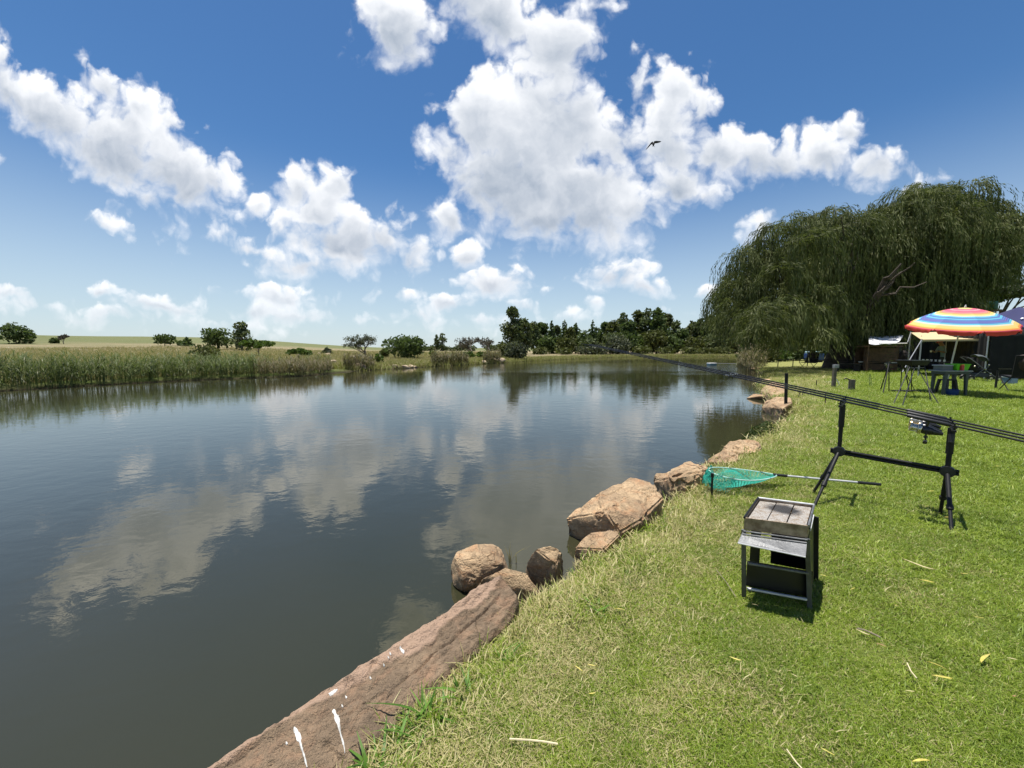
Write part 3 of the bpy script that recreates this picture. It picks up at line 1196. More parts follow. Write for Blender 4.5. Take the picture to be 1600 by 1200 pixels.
def limb(mb, a, b, r0, r1, seed, wob=.12, seg=6, n=5):
    rr = random.Random(seed)
    a, b = Vector(a), Vector(b)
    L = (b - a).length
    pts = []
    for i in range(n + 1):
        t = i / n
        p = a.lerp(b, t)
        p.z += .12 * L * math.sin(t * math.pi) * .6
        if 0 < i < n:
            p += Vector((rr.uniform(-1, 1), rr.uniform(-1, 1), rr.uniform(-1, 1))) * wob * L * .35
        pts.append(p)
    mb.tube(pts, [r0 + (r1 - r0) * (i / n) for i in range(n + 1)], seg)


def tree_blobs(kind, H, W, rng):
    """Blob lists (x, y, z, rx, ry, rz) for a crown H high and W wide standing at the origin."""
    out = []
    if kind in ('round', 'low', 'bush'):
        z0 = {'round': .12, 'low': .10, 'bush': .0}[kind]
        cz, rz = (1 + z0) / 2 * H * .9, (1 - z0) / 2 * H * 1.1
        for k in range(26):
            d = unit(rng.normal(size=3))
            r = rng.uniform(.16, .26) * W
            f = rng.uniform(.70, 1.0)
            q = 1.0 / max(.55, max(abs(d[0]), abs(d[1]), abs(d[2]))) ** .55
            z = cz + d[2] * q * (rz - r * .8) * f
            out.append((d[0] * q * (W / 2 - r) * f, d[1] * q * (W / 2 - r) * f, max(z, z0 * H + r * .55), r, r, r * .85))
        out.append((0, 0, cz * .92, W * .38, W * .38, rz * .78))
    elif kind == 'euc':
        for k in range(34):
            t = rng.uniform(.14, 1) ** .9
            wid = np.interp(t, [.1, .3, .6, .82, 1], [.55, .9, 1, .75, .3]) * W / 2
            a = rng.uniform(0, 6.28)
            r = rng.uniform(.15, .26) * W
            q = rng.uniform(.2, .95) * max(0, wid - r * .5)
            out.append((math.cos(a) * q, math.sin(a) * q, t * H - r * .6, r, r, r * rng.uniform(.7, 1.1)))
        out.append((0, 0, .94 * H, .15 * W, .15 * W, .06 * H))
    elif kind == 'cone':
        for k in range(26):
            t = k / 25
            wid = (1 - t) ** .7 * W * .85
            a = k * 2.4
            r = max(.05 * W, wid * .55)
            out.append((math.cos(a) * wid * .5, math.sin(a) * wid * .5, (.06 + .92 * t) * H, r, r, H * .07))
    elif kind == 'flat':
        for k in range(22):
            a = rng.uniform(0, 6.28)
            q = math.sqrt(rng.uniform(0, 1)) * W * .42
            r = rng.uniform(.10, .17) * W
            z = H * (.86 - .28 * (q / (W / 2)) ** 2 + rng.uniform(-.12, .05))
            out.append((math.cos(a) * q, math.sin(a) * q, z, r, r, r * .5))
    return out


def branch(mb, a, d, L, r, depth, rr, tips):
    b = a + d * L
    mid = a.lerp(b, .5) + Vector((rr.uniform(-1, 1), rr.uniform(-1, 1), rr.uniform(-.3, .6))) * L * .08
    mb.tube([a, mid, b], [r, r * .8, r * .62], 5 if depth > 2 else 3, caps=False)
    if depth == 0:
        tips.append((b, d))
        return
    for k in range(3 if depth > 1 else 4):
        nd = (d + Vector((rr.uniform(-1, 1), rr.uniform(-1, 1), rr.uniform(.0, .8))) * .8).normalized()
        branch(mb, b if k else mid, nd, L * rr.uniform(.72, 1.0), r * .58, depth - 1, rr, tips)


def make_tree(name, label, px, Y, top, wpx, kind, leafm, seed, barkm=None, group=None, dens=1.0, base=None, cat='tree', leaf_px=2.6):
    """px: where it stands, Y: how far off, top and wpx: its top edge and width in the photograph."""
    p = gy(px, top, Y)
    x, y = p.x, Y
    zb = ground_z(x, y) if base is None else base
    H = max(.4, p.z - zb)
    W = 1.22 * wpx * Y / FPX / (1 + .55 * ((px - 800) / FPX) ** 2) ** .5
    rng = np.random.default_rng(seed)
    rr = random.Random(seed)
    root = thing(name, label, cat, (x, y, zb - .05), 0, group)
    barkm = barkm or M_bark
    ls = leaf_px * Y / 384
    mb = MB()
    if kind == 'bare':
        tips = []
        branch(mb, Vector((0, 0, 0)), Vector((rr.uniform(-.1, .1), 0, 1)).normalized(), H * .16, H * .022, 4, rr, tips)
        mz = max(t[0].z for t in tips)
        mw = max(abs(t[0].x) for t in tips) + .01
        k, kw = (H * .97) / mz, (W / 2) / mw
        mb.v = [(v[0] * kw, v[1] * kw, v[2] * k) for v in mb.v]
        P = np.array([(t[0].x * kw, t[0].y * kw, t[0].z * k) for t in tips])
        n = int(len(P) * 6 * dens)
        pick = rng.integers(0, len(P), n)
        V, F = leaf_quads(P[pick] + rng.normal(size=(n, 3)) * .10 * W / 4, rng.normal(size=(n, 3)), ls * rng.uniform(.5, 1.1, n), ls * .3, rng)
    else:
        B = tree_blobs(kind, H, W, rng)
        npx = (W * 384 / Y) * (H * 384 / Y)
        n = int(np.clip(dens * 3.2 * npx / (leaf_px ** 2 * .32), 260, 26000))
        V, F = crown_leaves(B, n, ls, seed)
        th = {'round': .34, 'low': .3, 'bush': .25, 'euc': .62, 'cone': .8, 'flat': .45}[kind] * H
        r0 = max(.05, .022 * H)
        mb.tube([(0, 0, -.1), (rr.uniform(-.02, .02) * H, 0, th * .5), (rr.uniform(-.03, .03) * H, rr.uniform(-.03, .03) * H, th)], [r0 * 1.3, r0, r0 * .8], 8)
        for b in rr.sample(B, min(9, len(B))):
            limb(mb, (0, 0, th * rr.uniform(.5, .98)), (b[0], b[1], b[2]), r0 * .55, r0 * .15, rr.random(), seg=5, n=4)
    MBv = mb
    MBv.v = [(v[0] + x, v[1] + y, v[2] + zb - .05) for v in mb.v]
    MBv.build('trunk', barkm, root, smooth=True)
    link(bpy.data.objects.new('crown', np_mesh('crown', V, F, [leafm])), root)
    return root


# ---- across the pond on the left
T = make_tree
g = None
T('bush_clump', 'big dark round bush on the rise at the far left', 22, 118, 504, 52, 'bush', L_dark, 1, dens=1.2, cat='bush')
T('shrub', 'tiny dark shrub on the skyline right of the big dark bush', 85, 125, 528, 13, 'bush', L_dark, 2, cat='bush')
T('bare_tree', 'thin leafless sapling on the skyline beside the tiny shrub', 98, 122, 522, 12, 'bare', L_twig, 3, M_bark_pale)
T('round_tree', 'small dark round tree alone on the skyline', 256, 120, 521, 30, 'round', L_dark, 4)
T('shrub', 'low dark shrub left of the little conifer on the skyline', 283, 122, 532, 12, 'bush', L_dark, 5, cat='bush')
T('conifer_tree', 'little dark conifer right of the small round tree', 291, 120, 526, 12, 'cone', L_dark, 6)
T('round_tree', 'large dark dome shaped tree behind the reeds', 338, 108, 509, 45, 'round', L_dark, 7, dens=1.3)
T('eucalyptus_tree', 'tall open gum tree right of the dark dome shaped tree', 376, 104, 502, 32, 'euc', L_euc, 8, M_bark_pale)
T('spreading_shrub', 'flat spreading green shrub right behind the reeds', 320, 40, 537, 46, 'low', L_olive, 9, cat='bush')
T('thorn_tree', 'small flat crowned green thorn tree at the end of the reeds', 403, 58, 529, 46, 'flat', L_mid, 10, M_bark_pale)
T('thorn_tree', 'low bright green thorn tree in the dry grass', 466, 44, 543, 34, 'flat', L_mid, 11, M_bark_pale, dens=1.4)
T('conifer_tree', 'tiny pale conifer out in the dry field', 511, 85, 542, 10, 'cone', L_grey, 12)
T('bare_tree', 'grey nearly leafless tree left of the dense round tree', 570, 62, 523, 46, 'bare', L_grey, 13, M_bark_pale, dens=2.2)
T('round_tree', 'dense dark green tree with a wide low crown above the pale boulders', 632, 56, 522, 60, 'low', L_dark, 14, dens=1.6)
T('shrub', 'small dark shrub at the left foot of the dense round tree', 600, 62, 543, 14, 'bush', L_olive, 15, cat='bush')
T('weeping_shrub', 'drooping green shrub at the water by the grey brown brush', 591, 38.5, 551, 15, 'bush', L_mid, 16, cat='bush')
T('brush_shrub', 'grey brown brushy shrub at the waterline under the bare tree', 566, 37.5, 553, 32, 'bush', L_twig, 17, cat='bush')
T('eucalyptus_tree', 'left one of two far off gum trees rising over the distant tree line', 682, 190, 523, 9, 'euc', L_euc, 18, leaf_px=1.8)
T('eucalyptus_tree', 'right and taller one of two far off gum trees over the distant tree line', 691, 190, 521, 13, 'euc', L_euc, 19, leaf_px=1.8)
for k, (px, top, w) in enumerate([(655, 540, 14), (668, 541, 16), (678, 539, 18), (695, 541, 18), (708, 543, 16), (722, 537, 18), (735, 540, 20), (768, 538, 22), (781, 536, 18)]):
    T('far_tree', 'dark distant tree, %s from the left in the low tree line on the horizon' % ['first', 'second', 'third', 'fourth', 'fifth', 'sixth', 'seventh', 'eighth', 'ninth'][k], px, 200, top, w, 'bush', L_euc, 30 + k, group='low tree line on the horizon', leaf_px=1.8)
T('bare_tree', 'left grey brown leafless bush of the pair by the water', 738, 74, 527, 40, 'bare', L_twig, 45, M_bark_pale, dens=1.3)
T('bare_tree', 'right grey brown leafless bush of the pair by the water', 764, 74, 527, 34, 'bare', L_twig, 46, M_bark_pale, dens=1.3)
T('shrub', 'yellow green shrub left of the leafless bushes', 676, 60, 547, 9, 'bush', L_mid, 47, cat='bush')
T('shrub', 'round green shrub in front of the left leafless bush', 731, 60, 547, 18, 'bush', L_mid, 48, cat='bush')
T('shrub', 'round green shrub in front of the right leafless bush', 752, 62, 548, 16, 'bush', L_mid, 49, cat='bush')

# ---- the wood behind the pond
T('eucalyptus_tree', 'tallest dark gum tree at the left end of the wood', 801, 96, 482, 33, 'euc', L_euc, 60, dens=1.7)
T('eucalyptus_tree', 'gum tree just right of the tallest one at the wood edge', 818, 98, 499, 26, 'euc', L_euc, 61, dens=1.6)
T('willow_bush', 'round grey green bush standing at the far waterline', 805, 56, 532, 34, 'bush', L_grey, 62, dens=1.3, cat='bush')
T('willow_bush', 'darker bush behind the round grey green bush', 787, 62, 531, 22, 'bush', L_olive, 63, cat='bush')
ORD = ['first', 'second', 'third', 'fourth', 'fifth', 'sixth', 'seventh', 'eighth', 'ninth', 'tenth', 'eleventh', 'twelfth', 'thirteenth', 'fourteenth', 'fifteenth', 'sixteenth',
       'seventeenth', 'eighteenth', 'nineteenth', 'twentieth', 'twenty-first', 'twenty-second', 'twenty-third']
wood = [(834, 506, 26, 'euc'), (846, 504, 30, 'euc'), (862, 501, 11, 'cone'), (870, 509, 22, 'euc'), (882, 498, 13, 'cone'), (891, 512, 22, 'euc'),
        (900, 503, 16, 'cone'), (912, 514, 26, 'round'), (926, 501, 13, 'cone'), (934, 513, 24, 'euc'), (946, 503, 20, 'euc'), (958, 500, 26, 'euc'),
        (973, 489, 28, 'euc'), (983, 498, 30, 'round'), (996, 487, 32, 'euc'), (1012, 484, 28, 'euc'), (1028, 484, 30, 'euc'), (1042, 492, 30, 'euc'),
        (1056, 502, 24, 'euc'), (1068, 508, 22, 'round'), (1082, 501, 26, 'euc'), (1096, 498, 30, 'euc'), (1112, 492, 30, 'euc'), (1128, 492, 34, 'euc'),
        (1146, 500, 32, 'euc'), (1165, 505, 32, 'euc'), (1020, 512, 40, 'round'), (960, 518, 36, 'round'), (1050, 520, 34, 'round'), (1090, 522, 36, 'round'), (1118, 520, 34, 'round'),
        (850, 522, 30, 'round'), (885, 524, 30, 'round'), (920, 525, 30, 'round'), (990, 520, 34, 'round'), (1145, 522, 34, 'round')]
for k, (px, top, w, kind) in enumerate(wood):
    Y = (118 if k < 26 else 109) + (k * 7 % 11) + max(0, (px - 1000) * .03)
    nm = {'euc': 'eucalyptus_tree', 'cone': 'cypress_tree', 'round': 'round_tree'}[kind]
    order = sorted(q[0] for q in wood if q[3] == kind)
    nth = ORD[order.index(px)]
    lab = {'euc': 'dark gum tree, %s from the left among the tall gums of the wood', 'cone': 'narrow pointed dark tree, %s from the left of the pointed trees in the wood',
           'round': 'rounded dark tree, %s from the left in the lower rank of the wood'}[kind] % nth
    T(nm, lab, px, Y, top, w, kind, [L_euc, L_dark, L_olive][k % 3] if kind != 'cone' else L_dark, 100 + k,
      group={'euc': 'gum trees of the wood', 'cone': 'pointed trees of the wood', 'round': 'rounded trees of the wood'}[kind], dens=1.5)
FOOT = [968, 938, 915, 1005, 880, 1040, 1078, 845, 1105, 1130]
for k, (px, top, w, lm) in enumerate([(968, 522, 36, L_grey), (938, 540, 40, L_grey), (915, 541, 30, L_grey), (1005, 540, 30, L_olive), (880, 543, 26, L_olive), (1040, 543, 30, L_olive), (1078, 542, 30, L_olive),
                                      (845, 542, 26, L_olive), (1105, 543, 26, L_olive), (1130, 541, 30, L_olive)]):
    T('bush', 'low bush, %s from the left along the front foot of the wood' % ORD[sorted(FOOT).index(px)], px, 104, top, w, 'bush', lm, 160 + k, group='bushes along the foot of the wood', dens=1.3, cat='bush')

# ---- behind and beside the willow
T('acacia_tree', 'grey green flat topped tree behind the blue gazebo', 1568, 40, 414, 112, 'flat', L_grey, 201, dens=1.5, leaf_px=3)
T('acacia_tree', 'lower grey green tree behind the rainbow umbrella', 1530, 44, 448, 60, 'round', L_grey, 202, dens=1.2, leaf_px=3)
for k, (px, Y, top, w, kind, lm, lab) in enumerate([
        (1178, 66, 500, 44, 'bush', L_dark, 'dark tree standing between the wood and the willow'),
        (1215, 58, 505, 60, 'bush', L_dark, 'dark broad tree behind the left side of the willow'),
        (1265, 52, 490, 70, 'bush', L_dark, 'dark broad tree behind the middle of the willow'),
        (1330, 48, 480, 80, 'bush', L_dark, 'dark tree behind the willow trunk'),
        (1400, 46, 480, 80, 'bush', L_dark, 'dark tree behind the brown stall'),
        (1460, 46, 470, 80, 'bush', L_dark, 'dark tree behind the cream awning'),
        (1198, 40, 543, 38, 'bush', L_olive, 'olive green bush near the white bench'),
        (1222, 42, 546, 30, 'bush', L_mid, 'bright green bush right of the white bench'),
        (1242, 46, 528, 60, 'bush', L_dark, 'dark bush added to fill the willow shade left of the cool box'), (1285, 45, 526, 60, 'bush', L_dark, 'dark bush added to fill the willow shade behind the cool box'),  # added row of dark bushes, standing in for the deep shade under the willow
        (1330, 44, 526, 60, 'bush', L_dark, 'dark bush added to fill the shade behind the willow trunk'), (1375, 43, 524, 60, 'bush', L_dark, 'dark bush added to fill the shade behind the brown stall'),
        (1425, 42, 522, 60, 'bush', L_dark, 'dark bush added to fill the shade behind the left end of the dark tent')]):
    T('bush' if 'bush' in lab else 'dark_tree', lab, px, Y, top, w, kind, lm, 210 + k, dens=1.5, cat='bush' if 'bush' in lab else 'tree')


# ---- the weeping willow
L_willow = leaf_mat('willow_leaf', (.038, .050, .017), (.108, .124, .042), .34, rough=.6, c3=(.155, .16, .08), f3=.12, spec=.15, patch=.55)
L_willow.name = 'willow_leaf'


def build_willow():
    rng = np.random.default_rng(42)
    base = Vector((20.9, 24.6, -.05))
    root = thing('weeping_willow', 'huge weeping willow with hanging green curtains beside the pond', 'tree', base)
    topx = [1108, 1116, 1126, 1150, 1168, 1215, 1240, 1290, 1340, 1378, 1412, 1440, 1482, 1530, 1548, 1568, 1600, 1650]
    topy = [480, 452, 428, 398, 384, 344, 332, 324, 326, 314, 290, 281, 277, 289, 318, 334, 322, 350]
    botx = [1108, 1120, 1140, 1180, 1240, 1290, 1350, 1420, 1480, 1515, 1545, 1570, 1600, 1650]
    boty = [480, 512, 530, 540, 548, 550, 544, 534, 505, 478, 440, 400, 385, 400]
    clumps = []
    # rows of clumps: the crest first, then lower and nearer rows over the front of the dome
    for row, (Yc, f, dY) in enumerate([(26, .0, 2.5), (25, .04, 2.2), (23.5, .16, 2.0), (22.3, .32, 1.6), (21.2, .50, 1.4), (20.4, .66, 1.2), (20.6, .80, 1.2), (24.5, .55, 1.5), (27.5, .22, 2.0), (28.5, .45, 1.5)]):
        for px in np.concatenate([np.arange(1138, 1606, 15 if row < 2 else 18), np.arange(1290, 1600, 24)]):
            q = px + rng.uniform(-9, 9)
            t, b = np.interp(q, topx, topy), np.interp(q, botx, boty)
            Y = Yc + rng.uniform(-dY, dY) * .6 + 2.6 * float(vnoise(np.array([[q / 34, row * .9, 3.3]]))[0])
            if q < 1175:
                Y += (1175 - q) * .03
            if q > 1285:
                Y = max(Y, 23.6 + rng.uniform(0, .8))
            py = t + (b - t) * np.clip(f + rng.uniform(-.09, .09), .0, .85) + (rng.uniform(-8, 24) if row < 2 else rng.uniform(0, 14))
            c = gy(q, py, Y)
            zmin = gy(q, b, Y).z
            clumps.append((c, zmin, rng.uniform(.7, 1.7)))
    lv = []
    for (c, zmin, r) in clumps:
        a0 = rng.uniform(0, 6.28)
        nt = int(9 * r ** 1.3) + 2
        for k in range(nt):                                # tresses: bundles of strands that hang together
            a = rng.uniform(0, 6.28)
            rho = math.sqrt(rng.uniform(.05, 1)) * r
            out = np.array([math.cos(a), math.sin(a), 0])
            Lt = rng.uniform(1.0, 3.9)
            base_p = np.array(c) + out * rho * .5 + np.array([0, 0, -.10 - .40 * (rho / r) ** 2 * r])
            Lt = min(Lt, max(.7, base_p[2] - max(zmin, .9) + rng.uniform(-.9, .25)))
            ph = rng.uniform(0, 6.28)
            for q in range(rng.integers(4, 8)):
                L = Lt * rng.uniform(.55, 1.0)
                start = base_p + rng.normal(size=3) * np.array([.13, .13, .08])
                nseg = max(5, int(L / .118))
                t = np.linspace(0, 1, nseg)
                arch = out * (rho * .6 + .22) * np.clip(t * 2.2 * L / 2, 0, 1)[:, None] ** .7
                sway = np.stack([np.sin(t * 2.5 + ph) * .10, np.cos(t * 2.1 + a0) * .08, 0 * t], 1) * L * .3
                rise = .16 * np.sin(np.clip(t * 3.5 * L / 2, 0, 1) * np.pi)
                p = start + arch + sway + np.stack([0 * t, 0 * t, rise - L * t ** 1.12], 1)
                d = np.gradient(p, axis=0)
                sides = rng.normal(size=(nseg, 3)) * np.array([1, 1, .2])
                lv.append((p + rng.normal(size=(nseg, 3)) * .022, unit(d) + unit(sides) * rng.uniform(.05, .27, (nseg, 1)) + np.array([0, 0, -.3]), rng.uniform(.20, .34, nseg)))
    P = np.concatenate([q[0] for q in lv])
    D = np.concatenate([q[1] for q in lv])
    L = np.concatenate([q[2] for q in lv])
    # the trailing side thins out: drop the odd leaf
    print('willow leaves', len(P))
    V, F = leaf_quads(P - np.array(base), D, L, L * .155, rng)
    link(bpy.data.objects.new('crown', np_mesh('crown', V, F, [L_willow])), root)
    mb = MB()
    rr = random.Random(3)
    mb.tube([base + Vector((0, 0, -.2)), base + Vector((.05, 0, 1.2)), base + Vector((.1, .1, 2.6))], [.95, .62, .60], 14)
    heads = [(-6.5, -1.5, 6.2), (-4, 1.5, 7.6), (-2, -2.6, 7.2), (1.5, 1.8, 9.6), (3.5, -1.5, 8.6), (6, .5, 9.0), (8.0, -1, 6.5), (-5.5, 2.5, 5.0), (4.5, 3, 8.0), (.3, -3.2, 6.0)]
    heads = [(h[0], h[1] + (2.6 if h[0] > 1 else 0), h[2]) for h in heads]
    for k, h in enumerate(heads):
        limb(mb, base + Vector((.1, .1, 2.3)), base + Vector(h), .34, .05, k, wob=.2, seg=8, n=7)
        for q in range(3):
            e = base + Vector(h) * rr.uniform(.75, 1.0)
            limb(mb, base + Vector(h) * rr.uniform(.45, .7) + Vector((0, 0, .9)), e + Vector((rr.uniform(-2.2, 2.2), rr.uniform(-2, 2), rr.uniform(-.3, 1.4))), .10, .025, rr.random(), wob=.2, seg=5, n=5)
    mb.build('trunk', M_bark, root, smooth=True)


build_willow()


# ================================================================== reeds, field grass, lawn
def land_points(n, box, seed):
    rng = np.random.default_rng(seed)
    P = np.stack([rng.uniform(box[0], box[1], n), rng.uniform(box[2], box[3], n), np.zeros(n)], 1)
    z, d, lawn = land_height(P)
    P[:, 2] = z
    return P, d, lawn, rng


M_reed = leaf_mat('reed_leaf', (.046, .066, .023), (.118, .145, .056), .30, c3=(.22, .22, .15), f3=.07, patch=.5)
M_reed_dry = leaf_mat('dry_reed', (.105, .085, .050), (.21, .175, .11), .25, c3=(.10, .11, .05), f3=.3)


def reed_mass(name, label, P, hmin, hmax, rng, m, leaves=5, wid=.020):
    n = len(P)
    H = rng.uniform(hmin, hmax, n) * (1 + .30 * vnoise(P * np.array([.35, .35, 0]) + 3) + .16 * vnoise(P * np.array([1.3, 1.3, 0]) + 9))
    az = rng.uniform(0, 6.28, n)
    V0, F0 = blades(P, H, wid, rng.uniform(.02, .16, n), az, rng, 3, 1.2)
    k = leaves
    t = rng.uniform(.22, 1.0, (n, k))
    q = np.repeat(P, k, 0) + np.stack([rng.normal(size=n * k) * .05, rng.normal(size=n * k) * .05, (t * H[:, None]).ravel()], 1)
    V1, F1 = blades(q, rng.uniform(.22, .52, n * k), wid * 1.7, rng.uniform(.5, 1.5, n * k), rng.uniform(0, 6.28, n * k), rng, 2, .6)
    V, F = stack_vf([(V0, F0), (V1, F1)])
    return tag(link(bpy.data.objects.new(name, np_mesh(name, V, F, [m]))), label, None, None, 'stuff')


P, d, lawn, rng = land_points(110000, (-75, -6, 4, 44), 5)
uu = P[:, 0] / np.maximum(P[:, 1], 1)
keep = (~lawn) & (d > .0) & (d < 4.2 + 1.2 * vnoise(P * .15)) & (uu < -.47) & (uu > -1.9)
front = np.exp(-np.maximum(d, 0) / 4)
keep &= rng.uniform(size=len(P)) < (.40 + .6 * front) * np.clip(26 / P[:, 1], .3, 1)
Pk = P[keep]
Pk[:, 2] = np.maximum(Pk[:, 2], WATER_Z - .05)
green = vnoise(Pk * .08 + 2) + (Pk[:, 0] / Pk[:, 1] + .62) * 1.9 < .55
reed_mass('reeds', 'dense grey green reeds along the far left bank', Pk[green], .75, 1.28, rng, M_reed)
reed_mass('dry_reeds', 'brownish thinning reeds at the right end of the left bank', Pk[~green], .45, 1.05, rng, M_reed_dry)

# scattered dry stalks on the far bank
P, d, lawn, rng = land_points(60000, (-34, 6, 30, 62), 6)
uu = P[:, 0] / P[:, 1]
keep = (~lawn) & (d > .1) & (d < 2.4) & (((uu > -.21) & (uu < -.115)) | ((uu > -.44) & (uu < -.36)) | ((uu > -.075) & (uu < -.03)))
reed_mass('dry_stalks', 'tawny dry stalks along the far waterline', P[keep][:900], .7, 1.25, rng, M_reed_dry, leaves=3, wid=.04)
# reeds by the willow
P, d, lawn, rng = land_points(40000, (16, 36, 26, 60), 8)
uu = P[:, 0] / P[:, 1]
keep = lawn & (d > -1.0) & (d < 1.6) & (uu > .565) & (uu < .665) & (P[:, 1] > 26) & (vnoise(P * 1.1) > -.15)
Pk = P[keep][:520]
Pk[:, 2] = np.maximum(Pk[:, 2], WATER_Z - .1)
reed_mass('shore_reeds', 'straggly brown and green reeds at the water under the willow edge', Pk, .7, 2.0, rng, M_reed_dry, leaves=4, wid=.03)


def tuft(name, n, rad, h, w, seed, m, leanr=(.2, 1.1), seg=2):
    rng = np.random.default_rng(seed)
    P = np.stack([rng.normal(size=n) * rad, rng.normal(size=n) * rad, np.full(n, -.004)], 1)
    V, F = blades(P, h * rng.uniform(.55, 1.25, n), w * rng.uniform(.7, 1.3, n), rng.uniform(*leanr, n), rng.uniform(0, 6.28, n), rng, seg, .8)
    return bpy.data.objects.new(name, np_mesh(name, V, F, [m]))


def grass_material():
    m = bpy.data.materials.new('lawn_grass')
    m.use_nodes = True
    N = NT(m.node_tree)
    bs = N.n['Principled BSDF']
    g = N.new('ShaderNodeNewGeometry')
    pos = g.outputs['Position']
    rnd = g.outputs['Random Per Island']
    jit = N.noise(pos, 60, 2, .5)
    dry = dry_mask(N, pos)
    k = N.m('ADD', N.m('MULTIPLY', rnd, .55), N.m('MULTIPLY', jit, .55))
    green = N.mix(N.mr(k, .2, .85), (.100, .165, .010), (.300, .395, .040))
    green = N.mix(N.m('GREATER_THAN', N.m('FRACT', N.m('MULTIPLY', rnd, 31.)), .90), green, (.48, .52, .13))
    tone = N.noise(pos, 2.3, 4, .6)
    green = N.mix(N.mr(tone, .36, .62, .42, 0.), green, (.055, .115, .010))
    straw = N.mix(rnd, (.34, .29, .12), (.56, .50, .25))
    sel = N.m('LESS_THAN', N.m('FRACT', N.m('ADD', N.m('MULTIPLY', rnd, 7.7), jit)), N.m('MULTIPLY_ADD', dry, .70, .035))
    c = N.mix(sel, green, straw)
    N.put(bs.inputs['Base Color'], c)
    bs.inputs['Roughness'].default_value = .5
    bs.inputs['Specular IOR Level'].default_value = .35
    tr = N.new('ShaderNodeBsdfTranslucent')
    N.put(tr.inputs['Color'], N.mix(.35, c, (.28, .36, .05)))
    mx = N.new('ShaderNodeMixShader')
    mx.inputs[0].default_value = .36
    N.l.new(bs.outputs[0], mx.inputs[1])
    N.l.new(tr.outputs[0], mx.inputs[2])
    N.l.new(mx.outputs[0], N.n['Material Output'].inputs['Surface'])
    return m


M_grass = grass_material()


def build_lawn_grass():
    rng = np.random.default_rng(77)
    n = 380000
    # more and finer tufts close by, fewer and broader ones farther off
    u = rng.uniform(size=n)
    r0, r1, a = .9, 34.0, .62
    r = (r0 ** a + u * (r1 ** a - r0 ** a)) ** (1 / a)
    th = rng.uniform(R(-30), R(125), n)
    P = np.stack([r * np.cos(th), r * np.sin(th), 0 * r], 1)
    z, d, lawn = land_height(P)
    P[:, 2] = z
    keep = lawn & (d > .16 + .05 * vnoise(P * 3))
    # not under the slab
    a0, dd = np.array([-1.665, .382]), unit(np.array([1.57, 1.803]))
    s = (P[:, :2] - a0) @ dd
    q = (P[:, :2] - a0) @ np.array([dd[1], -dd[0]])
    keep &= ~((s > -1) & (s < 2.38) & (q < .26 + .04 * vnoise(P * 6)))
    uu = P[:, 0] / np.maximum(P[:, 1], .2)
    keep &= (uu > -1.2) & (P[:, 1] > -1.6) & ((P[:, 1] > .5) | (r < 6))
    P, r, d, q, s = P[keep], r[keep], d[keep], q[keep], s[keep]
    n = len(P)
    rot = np.stack([rng.normal(size=n) * .10, rng.normal(size=n) * .10, rng.uniform(0, 6.28, n)], 1)
    scl = rng.uniform(.75, 1.25, n) * np.clip((r / 3.2) ** .62, .72, 4.0)
    edge = np.exp(-((d - .3) / .32) ** 2)
    scl = scl * (1 + .75 * edge) * (1 + .25 * vnoise(P * 1.3) + .30 * vnoise(P * 6.5))
    idx = rng.integers(0, 5, n)
    src = [tuft('tuft', 17, .032, .032, .0038, 300 + k, M_grass, (.3, 1.7)) for k in range(5)]
    print('tufts', n)
    scatter('lawn_grass', P, rot, scl, idx, src, 'short mown lawn grass, green with bleached straw patches')
    # long tongues of grass creeping over the slab and the bank edge
    m2 = 2600
    P, d, lawn, rng = land_points(60000, (-1.6, 9, .2, 12), 21)
    s = (P[:, :2] - a0) @ dd
    q = (P[:, :2] - a0) @ np.array([dd[1], -dd[0]])
    k = (lawn & (d > .12) & (d < .55) & (s > 2.3)) | ((s > -.6) & (s < 2.35) & (q > .25) & (q < .38))
    k &= P[:, 1] < 12
    P = P[k][:m2]
    n = len(P)
    rot = np.stack([rng.normal(size=n) * .2, rng.normal(size=n) * .2, rng.uniform(0, 6.28, n)], 1)
    scatter('edge_grass', P, rot, rng.uniform(.6, 1.3, n), rng.integers(0, 3, n),
            [tuft('edge_tuft', 9, .018, .085, .0055, 330 + k, M_grass, (.2, 1.3), 3) for k in range(3)], 'longer uncut grass along the lawn edge')


build_lawn_grass()

# dry grass over the far field
M_veld = leaf_mat('veld_grass', (.16, .13, .065), (.33, .275, .155), .3, c3=(.10, .125, .040), f3=.22)


